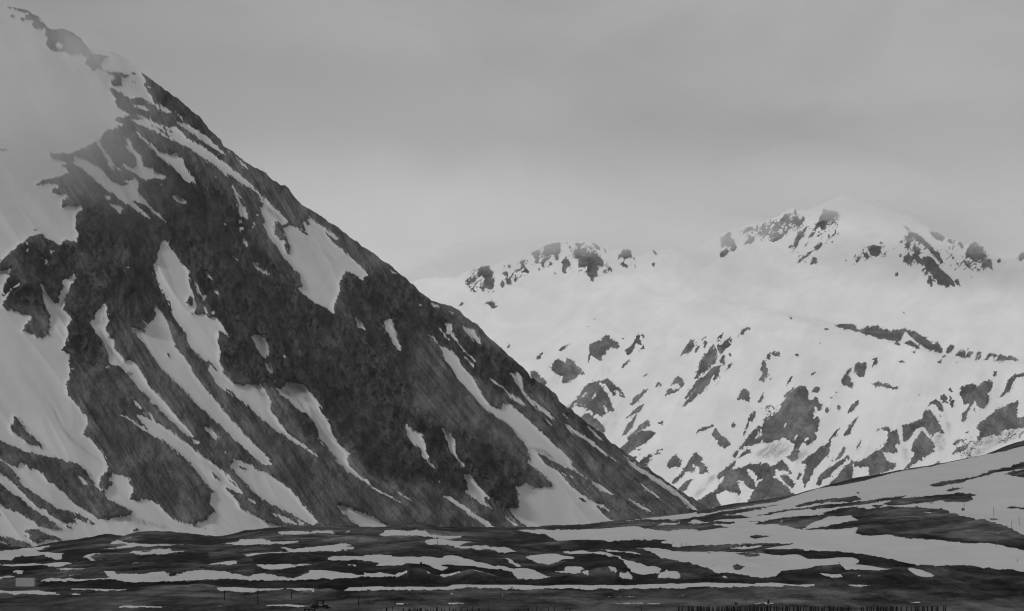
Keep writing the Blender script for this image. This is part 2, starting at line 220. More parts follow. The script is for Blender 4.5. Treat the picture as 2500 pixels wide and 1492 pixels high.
DIRT_NEAR = ['G 450,60 480,55 560,150 595,260 600,310 540,220 470,130', 'G 820,70 880,75 870,110 840,105', 'G 880,170 940,165 975,150 950,230 900,215', 'G 930,250 1010,300 1060,370 1110,480 1190,600 1150,580 1060,450 990,360',
   'G 690,105 760,130 880,240 960,340 900,300 800,200 720,150', 'D 1080,1165 1250,1170 1400,1210 1560,1265 1400,1250 1250,1215', 'I 850,570 1000,600 1100,690 950,640', 'I 600,320 720,410 850,540 800,510 700,430',
   'E 530,560 600,600 680,660 720,735 650,680 580,620', 'E 900,850 1000,920 1100,1000 1200,1090 1280,1150 1180,1080 1080,990 980,910', 'C 1780,380 1850,400 1870,540 1830,470', 'B 1480,1250 1560,1450 1600,1600 1530,1430',
   'D 450,100 520,250 640,430 780,560 960,690 760,560 620,440 500,280', 'C 860,690 960,860 1080,1030 1200,1190 1340,1330 1420,1420 1300,1310 1180,1180 1050,1020 920,850']

# far range: snow everywhere, 0 = bare rock
FAR = [(0, s) for s in '''J 320,700 370,740 385,800 395,830 385,870 390,910 340,910 300,900 305,820 290,780 240,800 200,850 190,840 240,770 270,710;J 255,890 300,880 300,920 270,915;J 200,925 220,915 228,945
J 285,925 305,915 300,940;J 335,925 355,930 345,945;J 380,925 400,920 385,945;J 330,1020 370,1020 410,1040 405,1055 430,1065 420,1085 375,1092 360,1060 310,1045;J 70,1065 90,1035 120,1028 100,1060
J 475,770 500,745 520,765 515,800 490,795;J 500,815 530,810 550,860 530,878 500,865;J 452,850 480,845 492,880 470,905 452,885;J 515,690 535,690 548,735 520,715;J 480,690 490,690 482,722;J 140,850 165,820 160,850
J 635,650 660,665 665,700 700,740 710,770 670,760 650,690;J 610,700 618,730 608,715;J 740,690 755,665 750,700;J 735,590 790,548 810,580 805,625 800,680 850,700 850,720 810,690 765,670 775,640 745,610
J 790,710 820,740 800,745;J 840,570 860,520 920,500 985,490 1000,540 1000,590 975,600 975,650 945,650 930,600 890,600 860,640 840,700 820,680 840,620;J 895,660 915,670 925,735 905,690;J 930,750 965,775 955,785
J 1005,660 1050,615 1085,670 1080,700 1050,720 1050,765 1020,768 1010,730 1020,700;J 1085,710 1105,745 1090,730;J 1115,570 1210,540 1250,600 1290,590 1340,610 1380,650 1390,720 1400,760 1370,710 1330,700 1335,800 1300,800 1290,848 1260,810 1230,780 1240,700 1190,720 1150,700 1170,640 1120,620
J 1225,505 1260,540 1300,590 1270,560;J 1280,488 1330,520 1372,572 1310,540;J 1385,540 1400,545 1415,595 1395,570;J 1070,515 1095,520 1090,555 1070,540;J 1045,485 1060,490 1055,510;J 1120,500 1160,495 1185,525 1150,525
J 1510,650 1520,590 1540,600 1560,560 1600,555 1640,590 1640,630 1580,640 1550,620;J 1540,670 1600,690 1610,720 1560,710;J 1640,700 1660,695;J 1665,695 1690,718 1670,715;J 1650,620 1675,650 1660,645;J 1425,740 1440,705 1470,760 1445,745 1430,765
J 1825,560 1850,560 1880,600 1860,605 1840,580 1830,595;J 1830,670 1855,680 1835,712 1825,690;J 1295,1185 1320,1175 1310,1190;J 1222,1245 1255,1248 1235,1253;J 505,1435 540,1420 542,1440 520,1446;J 2155,620 2185,585 2180,600
J 1990,575 2010,578 2000,585;J 680,800 690,820;J 1340,815 1348,840;J 600,1420 610,1422;J 785,1418 802,1418
K 510,240 550,205 620,200 650,150 680,140 730,195 790,210 780,260 740,260 720,235 670,270 665,340 640,310 625,370 580,360 545,325 520,340 505,400 498,380 515,300
K 840,290 910,210 950,140 970,120 970,180 1000,240 960,230 930,210 910,280 885,310 850,318;K 985,140 1000,130 1015,150 1000,170;K 950,305 1010,225 1005,250 1030,265 980,275;K 240,280 270,240 350,208 310,250 260,290
K 20,358 70,305 100,298 70,330 75,355;K 160,375 270,308;K 140,425 170,430 150,435;K 460,200 495,170 480,190;K 395,245 420,228;K 810,170 822,162 825,180 812,182;K 805,438 840,390 890,345 850,410 825,432
K 175,460 170,430 200,380 220,370 240,350 275,385 300,400 305,350 350,365 400,410 440,450 480,500 405,495 400,520 380,540 300,575 260,580 280,515 220,505
K -20,480 20,460 50,495 75,520 110,540 132,590 100,600 40,560 -20,540
K 315,790 400,720 480,610 540,565 580,570 640,540 690,545 760,600 800,640 843,700 830,712 790,712 780,680 740,690 700,650 660,580 610,575 610,600 650,640 700,710 735,830 690,830 650,765 640,800 670,850 660,870 620,880 580,850 570,880 530,820 490,835 500,800 400,790 340,815
K 430,885 500,845 530,860 600,920 650,980 665,1025 600,1010 500,950 480,930;K 880,775 920,710 970,670 1050,620 1000,690 950,730 930,765;K 805,940 860,880 910,830 960,790 1015,762 970,830 940,840 890,870
K 805,1060 840,990 880,920 945,850 930,920 900,990 850,1040;K 860,1080 930,1000 1000,935 1050,922 1070,970 980,1000;K 790,1170 850,1110 880,1060 980,1010 1060,1005 1130,1030 1070,1080 1040,1110 960,1150 900,1190 870,1220 830,1200
K 960,1290 1050,1230 1130,1205 1200,1212 1120,1225 1060,1260 1040,1340;K 1100,1200 1140,1175 1205,1165 1150,1192;K 880,1240 945,1245 930,1268;K 940,1190 990,1165 970,1190;K 940,1225 1000,1200 970,1225
K 1215,1340 1240,1270 1310,1210 1330,1270 1345,1325 1270,1340 1250,1350;K 1250,1484 1340,1390 1400,1310 1475,1205 1545,1250 1530,1290 1570,1340 1610,1410 1560,1370 1545,1398 1510,1390 1510,1340 1440,1300 1470,1375 1390,1380 1340,1440 1290,1484
K 1125,940 1185,918 1170,955;K 988,527 1020,495 1048,488 1030,510;K 1095,630 1140,568 1172,580 1160,607 1140,600;K 1118,650 1148,625 1135,645
K 1205,710 1200,680 1240,620 1290,640 1340,610 1320,580 1250,590 1290,530 1330,512 1360,550 1370,600 1330,640 1270,670 1220,690;K 1360,640 1375,625
K 1340,335 1380,260 1440,190 1465,180 1460,250 1430,295 1380,310;K 1455,320 1490,250 1515,235 1500,280;K 1475,240 1490,215 1485,250;K 1545,260 1560,190 1580,210 1555,265;K 1325,182 1350,148 1378,152 1345,160;K 1520,190 1560,160 1590,145 1550,180;K 1690,100 1712,75
K 1455,550 1490,480 1510,390 1560,320 1600,280 1640,235 1670,270 1665,350 1650,400 1620,410 1590,460 1530,490 1500,530;K 1665,230 1720,240 1740,200 1780,170 1787,130 1805,190 1800,240 1740,270 1700,312 1680,280
K 1668,205 1680,160 1735,113 1722,150 1690,190;K 1675,385 1720,330 1742,318 1740,395;K 1340,808 1400,740 1440,690 1500,600 1570,500 1640,440 1720,405 1680,460 1640,490 1610,570 1560,620 1500,690 1420,760
K 1380,720 1410,650 1490,560 1545,505 1530,570 1500,600 1440,650 1420,700;K 1630,555 1660,480 1692,458 1690,510 1650,550;K 1740,475 1780,410 1815,388 1790,430;K 1640,602 1712,540 1680,580;K 1730,410 1760,390 1740,420;K 1690,705 1720,675 1715,690;K 1750,700 1790,675
K 1885,140 1900,100 1945,72 1975,70 1968,95 1920,110 1912,140;K 1775,340 1795,295 1797,330;K 1858,170 1865,138 1868,165;K 1870,690 1890,640 1920,632 1960,660 1975,710 1960,750 1900,722 1850,722
K 2035,750 2060,710 2098,648 2090,710 2070,752;K 2085,362 2110,400 2140,490 2120,530 2090,570 2040,542 2090,500 2070,450;K 2130,330 2150,298 2165,350 2150,370 2125,350;K 2170,300 2210,283 2240,300 2240,345 2180,330;K 2145,540 2165,515 2168,545 2150,557
K 1800,960 1815,922 1837,970 1805,982;K 1900,1060 1940,950 1970,860 2025,820 2010,890 1960,940 1930,1010 1915,1055;K 1475,1052 1500,1000 1560,975 1640,955 1640,975 1580,990 1510,1015
K 1620,1050 1640,1010 1660,985 1710,1050 1770,1090 1800,1140 1760,1150 1740,1170 1690,1140 1670,1090 1640,1070;K 1880,490 1915,465;K 1870,510 1900,500;K 1830,550 1865,535;K 1910,415 1930,412;K 1495,785 1510,772;K 1835,575 1860,560
L 1680,225 1735,235 1760,290 1750,340 1780,370 1820,330 1850,350 1850,390 1885,400 1860,460 1820,410 1800,490 1800,530 1850,510 1850,560 1840,640 1810,650 1835,710 1790,740 1750,770 1700,740 1680,790 1650,860 1662,880 1610,915 1540,870 1600,850 1640,760 1600,740 1540,700 1480,720 1400,750 1340,740 1330,690 1340,620 1340,570 1360,510 1385,530 1500,460 1510,390 1560,340 1525,320 1600,270
L 1200,710 1260,640 1310,590 1345,600 1300,650 1270,720 1340,680 1330,740 1260,775 1170,770 1130,820 1100,870 1067,880 1090,830 1160,760
L 930,1045 1000,980 1080,920 1150,850 1220,803 1240,840 1160,870 1110,900 1090,960 1065,990 1150,975 1230,935 1310,940 1360,930 1410,945 1410,970 1520,903 1570,950 1607,1027 1540,1000 1450,985 1460,1030 1430,1060 1460,1060 1520,1110 1580,1160 1622,1207 1500,1300 1200,1300 1250,1200 1350,1070 1370,1050 1300,1085 1270,1010 1200,980 1215,1030 1250,1070 1280,1160 1270,1172 1220,1160 1170,1100 1140,1080 1110,1095 1142,1200 1135,1235 1110,1200 1060,1195 1000,1180 920,1220 960,1320 840,1345 740,1275 870,1195 905,1190 980,1080 1000,1030 950,1085
L 1505,1030 1550,1030 1632,1112 1610,1150 1570,1130 1500,1060;L 1695,930 1760,860 1850,800 1960,700 1990,660 2062,583 2030,630 1990,690 1960,740 1940,850 1890,900 1870,940 1810,980 1780,1080 1730,1130 1700,1080 1720,1000 1745,940
L 1820,1130 1850,1060 1900,1000 2000,930 2120,862 2130,890 2050,950 1990,1000 1950,1050 1890,1080 1860,1132;L 1850,1165 1960,1110 2060,1000 2120,940 2155,885 2160,960 2155,1080 2050,1110 1950,1130;L 1940,937 2030,870 2070,788 2090,790 2080,830 2050,880
L 2075,690 2085,640 2130,600 2160,560 2212,498 2170,590 2130,660;L 2113,487 2125,440 2160,390 2222,355 2160,460;L 1545,232 1580,170 1632,122 1600,180 1570,228;L 1768,143 1800,110 1855,100 1810,125;L 1778,280 1820,243 1858,250 1845,292
L 1908,462 1915,405 1945,440 1925,475;L 2010,395 2030,400 2052,430 2032,462;L 1985,280 2010,285 2018,300;L 1950,345 1980,315 1965,345;L 2070,220 2085,160 2110,130 2162,220 2150,250 2110,230;L 2170,60 2200,20 2240,30 2240,150 2180,110;L 2068,150 2145,60 2140,95 2110,130
L 1380,440 1430,385 1400,420;L 600,1140 680,1080 745,1075 710,1085 670,1110 665,1165 620,1182 575,1165;L 1650,1082 1680,1020 1707,1000 1680,1072;L 1710,1155 1725,1120 1730,1150;L 1855,430 1880,385 1870,440;L 1825,490 1840,465
M 210,500 230,440 300,400 312,430 320,460 350,470 350,510 365,530 345,575 320,570 300,520 240,530;M 210,622 215,580 270,550 290,570 260,615;M 430,410 440,370 500,343 515,365 480,390;M 435,502 490,430 520,440 500,500;M 595,405 590,350 640,340 615,405
M 530,370 560,320 555,385 545,395;M 625,370 660,360 640,390;M 690,350 735,335 735,370 700,372;M 668,435 685,385 690,420;M 680,487 720,420 740,405 780,420 798,412 795,432 740,462;M 755,315 800,240 832,230 820,280 790,310;M 805,410 818,378 820,400
M 855,310 870,275 900,250 925,270 950,290 960,330 900,335;M 950,235 985,270 965,310;M 885,200 905,190 910,240 890,240;M 865,350 885,325 905,350;M 1150,188 1210,200 1290,208 1285,240 1220,290 1180,350 1140,372 1115,350 1070,390 1080,350 1120,280 1145,230
M 1010,460 1020,430 1060,398 1080,400 1050,430;M 870,552 880,500 905,440 930,390 1005,342 1000,380 970,430 930,470 910,535;M 830,552 865,495 885,490 860,530;M 895,700 920,660 1000,600 1080,518 1140,485 1142,510 1100,555 1060,570 960,650
M 1030,692 1045,650 1070,620 1102,640 1095,678;M 1080,445 1110,415 1150,400 1110,432;M 980,532 990,500 1028,478;M 1170,490 1250,405 1240,430 1205,460;M 1200,507 1235,475 1240,490;M 1230,385 1245,370
M 1560,560 1580,525 1630,512 1665,520 1675,570 1650,610 1600,612 1570,590;M 1440,660 1470,625 1500,618 1465,650 1460,682;M 1510,600 1540,585 1568,605 1545,650;M 1655,490 1670,480 1690,510;M 1535,520 1560,525 1550,550;M 1410,690 1440,675 1430,698
M 1875,620 1920,595 1955,620 1965,670 1920,687 1880,665;M 1970,560 2010,515 2040,550 2030,600 1980,600;M 1900,490 1910,420 1940,385 1965,420 1940,470 1930,540 1880,520;M 1940,590 2000,600 2050,640 2050,685 2000,672 1970,640;M 1820,520 1870,460 1885,495 1850,500;M 1825,600 1870,600 1850,628
M 1980,405 2040,440 2130,530 2200,590 2226,690 2180,640 2120,570 2050,510 1990,465;M 1340,640 1362,650 1355,672;M 1800,795 1805,770 1830,765 1825,795;M 1880,340 1910,345 1940,375 1900,370;M 960,890 985,888 970,898;M 1035,950 1055,960;M 842,1160 865,1165 870,1192 848,1175;M 1866,1120 1880,1115 1896,1138 1875,1135;M 1095,1375 1115,1385;M 1110,1405 1133,1390 1125,1412;M 1140,1275 1170,1268 1210,1282 1170,1280;M 1775,535 1795,540 1782,550
N 1310,480 1380,465 1420,510 1470,580 1540,640 1590,690 1603,745 1550,720 1530,748 1480,710 1475,730 1440,700 1440,670 1410,680 1390,640 1330,570;N 1350,700 1365,640 1385,640 1402,700 1385,740;N 1320,630 1345,580 1362,620 1340,638;N 1600,690 1620,673 1657,743 1620,715
N 1368,245 1430,243 1480,270 1520,315 1480,327 1440,315 1390,280;N 1525,320 1555,305 1580,350 1545,345;N 1622,345 1650,340 1687,370 1665,397;N 1700,485 1690,450 1720,380 1750,345 1785,330 1800,345 1815,380 1860,382 1868,420 1835,480 1810,512 1770,520 1740,480
N 1838,570 1850,520 1900,488 1932,510 1942,592 1900,570 1870,587;N 1820,530 1840,470 1875,430 1885,460 1850,510;N 1978,500 2005,485 2025,515 2000,528;N 1680,500 1720,530 1762,603 1710,560;N 1735,630 1767,672 1745,655;N 2175,490 2195,440 2240,420 2300,500 2180,502;N 2130,500 2145,478
N 1390,385 1430,420 1515,545 1440,490;N 1400,395 1470,440;N 1570,430 1590,480 1580,510;N 1610,440 1625,465;N 1600,490 1640,560 1620,545;N 1650,530 1665,558
N 500,1095 600,1075 680,1090 720,1130 740,1135 790,1110 820,1100 900,1092 940,1130 970,1120 1000,1150 1060,1128 1090,1132 1140,1125 1240,1145 1300,1190 1370,1230 1395,1270 1395,1315 1340,1300 1290,1270 1240,1230 1150,1150 1120,1190 1110,1232 1060,1236 960,1216 930,1212 850,1187 720,1150 640,1130
N 1400,1262 1420,1245 1450,1250 1475,1285 1491,1344 1400,1325;N 1145,1255 1180,1223 1240,1250 1288,1310 1200,1280;N 1050,1250 1080,1240 1112,1260 1105,1278 1060,1270;N 1415,1222 1445,1225 1440,1235;N 1525,1350 1530,1300 1560,1268 1592,1280 1580,1320 1540,1345
N 1600,1363 1680,1308 1700,1330 1692,1387 1650,1378;N 1705,1360 1725,1318 1770,1320 1760,1350 1735,1370 1742,1400;N 1778,1412 1810,1330 1838,1335 1830,1392;N 1858,1412 1900,1335 1940,1350 1960,1345 2040,1370 2090,1365 2150,1385 2187,1409 1945,1416 1990,1395 1990,1378 1920,1370 1895,1410
N 410,1125 440,1118 470,1137;N 150,1355 170,1345 187,1358 165,1375;N 350,1088 385,1090
O 690,185 720,168 770,170 800,160 790,195 780,300 735,300 690,260 700,220;O 845,130 930,118 880,135 855,152;O 860,180 885,140 908,155 870,200 835,232;O 580,370 575,330 600,290 625,270 660,320 682,370 665,403 630,385;O 610,255 668,205 658,250
O 820,362 900,348 990,360 1040,390 1080,378 1082,405 1050,412 1000,395 920,380;O 1085,153 1155,163 1155,180 1100,170;O 998,130 1078,118 1020,132;O 1430,160 1490,142 1470,180;O 1190,72 1245,68 1230,82;O 1590,165 1640,165 1610,170;O 1480,115 1500,103 1525,110 1500,127
O 1470,470 1500,448 1530,480 1537,540 1510,530 1475,492;O 1548,463 1580,495 1597,560 1570,572 1550,530;O 1550,400 1565,400 1580,440 1555,435;O 1647,450 1660,395 1700,368 1790,363 1800,400 1850,350 1912,320 1952,355 1930,420 1890,450 1920,500 1860,587 1800,560 1780,490 1750,560 1720,620 1700,692 1660,717 1670,640 1730,560 1740,545 1680,540 1663,500
O 2003,487 2050,410 2080,330 2150,280 2240,255 2240,290 2150,300 2120,360 2090,430 2030,472;O 1948,290 1950,255 1965,250 1982,275 1975,290;O 1765,590 1780,580 1785,618
O 1798,750 1830,710 1950,620 2080,540 2182,513 2170,600 2155,665 2300,660 2300,740 2130,770 2050,780 1980,820 1900,830 1800,862 1830,800;O 1105,738 1180,720 1300,680 1310,610 1360,586 1400,620 1450,700 1505,805 1430,800 1380,852 1360,790 1310,740 1250,770 1190,850 1140,892 1120,830 1130,760
O 1352,575 1380,520 1430,503 1480,550 1498,600 1460,607 1430,550 1400,540;O 1455,625 1480,660 1465,660;O 1410,600 1428,640;O 1198,972 1230,880 1310,778 1370,860 1418,910 1412,980 1340,1010 1280,1050 1200,1110 1130,1150 1200,1060 1248,980
O 680,1070 760,1050 870,990 950,930 990,860 985,790 960,778 870,785 940,752 1000,748 1010,800 1070,780 1100,840 1102,905 1055,915 1087,992 1040,990 980,970 950,980 960,1030 1000,1070 1070,1078 1060,1110 1000,1150 830,1200 820,1110 740,1115 690,1110
O 1570,1005 1640,930 1720,900 1710,950 1600,1000 1500,1030 1440,1085 1400,1102 1480,1040;O 1575,915 1610,880 1672,858 1600,912;O 1690,820 1725,780 1715,810;O 700,962 730,900 765,830 740,910 712,962;O 1245,460 1300,463 1280,468;O 470,490 490,462 480,495;O 2070,188 2100,185 2085,192;O 1690,185 1745,172 1710,188;O 1750,205 1770,205
O 1270,1050 1320,1045 1300,1062'''.replace('\n', ';').split(';') if s.strip()]
FAR += [(1, s) for s in '''J 1180,625 1215,580 1205,620;K 575,250 592,292 578,275;K 420,725 480,660 522,648 470,700;K 530,742 545,690 580,645 570,700;K 605,690 640,742 625,735;K 740,640 782,640 775,692 750,670;K 355,805 390,750 412,755
K 430,765 480,770 440,780;J 355,770 368,830 355,800;L 1518,632 1545,565 1568,548 1545,605;L 1610,722 1650,663 1665,680 1640,722;L 1710,732 1755,693 1768,708 1740,735;L 1870,800 1940,735 1960,712 1950,730 1900,780
L 1830,830 1850,822 1845,835;L 1065,980 1080,962 1090,965;O 400,920 440,880 480,875 420,915;O 1320,790 1360,800 1410,890 1385,870;L 1095,640 1095,640;L 800,980 812,985 805,992;O 1075,790 1095,800 1125,905 1110,870'''.replace('\n', ';').split(';') if s.strip()]
DIRT_FAR = ['L 1270,870 1340,800 1450,730 1560,740 1600,790 1540,850 1480,925 1400,890', 'O 1415,815 1480,800 1530,900 1500,950 1460,975 1420,900', 'O 1780,900 1850,850 2000,800 2130,770 2240,770 2150,860 2000,900 1800,1010 1650,1050 1700,980',
   'K 760,850 775,865 745,950 720,985', 'L 880,1040 930,1040 850,1130 740,1250 720,1240 790,1140', 'L 930,1020 960,920 990,870 960,960', 'L 1200,390 1215,400 1195,520', 'L 1640,850 1720,800 1750,840 1680,900 1650,960', 'K 640,380 650,500 630,520', 'K 680,440 700,430 690,500',
   'O 1500,600 1560,740 1540,860 1530,760', 'O 1120,900 1170,950 1150,1110 1140,980', 'L 1640,1110 1700,1180 1690,1190', 'O 790,1180 800,1100 820,1110', 'L 1105,1210 1120,1210 1130,1300 1118,1300', 'L 1280,1170 1200,1270 1160,1300 1220,1240']

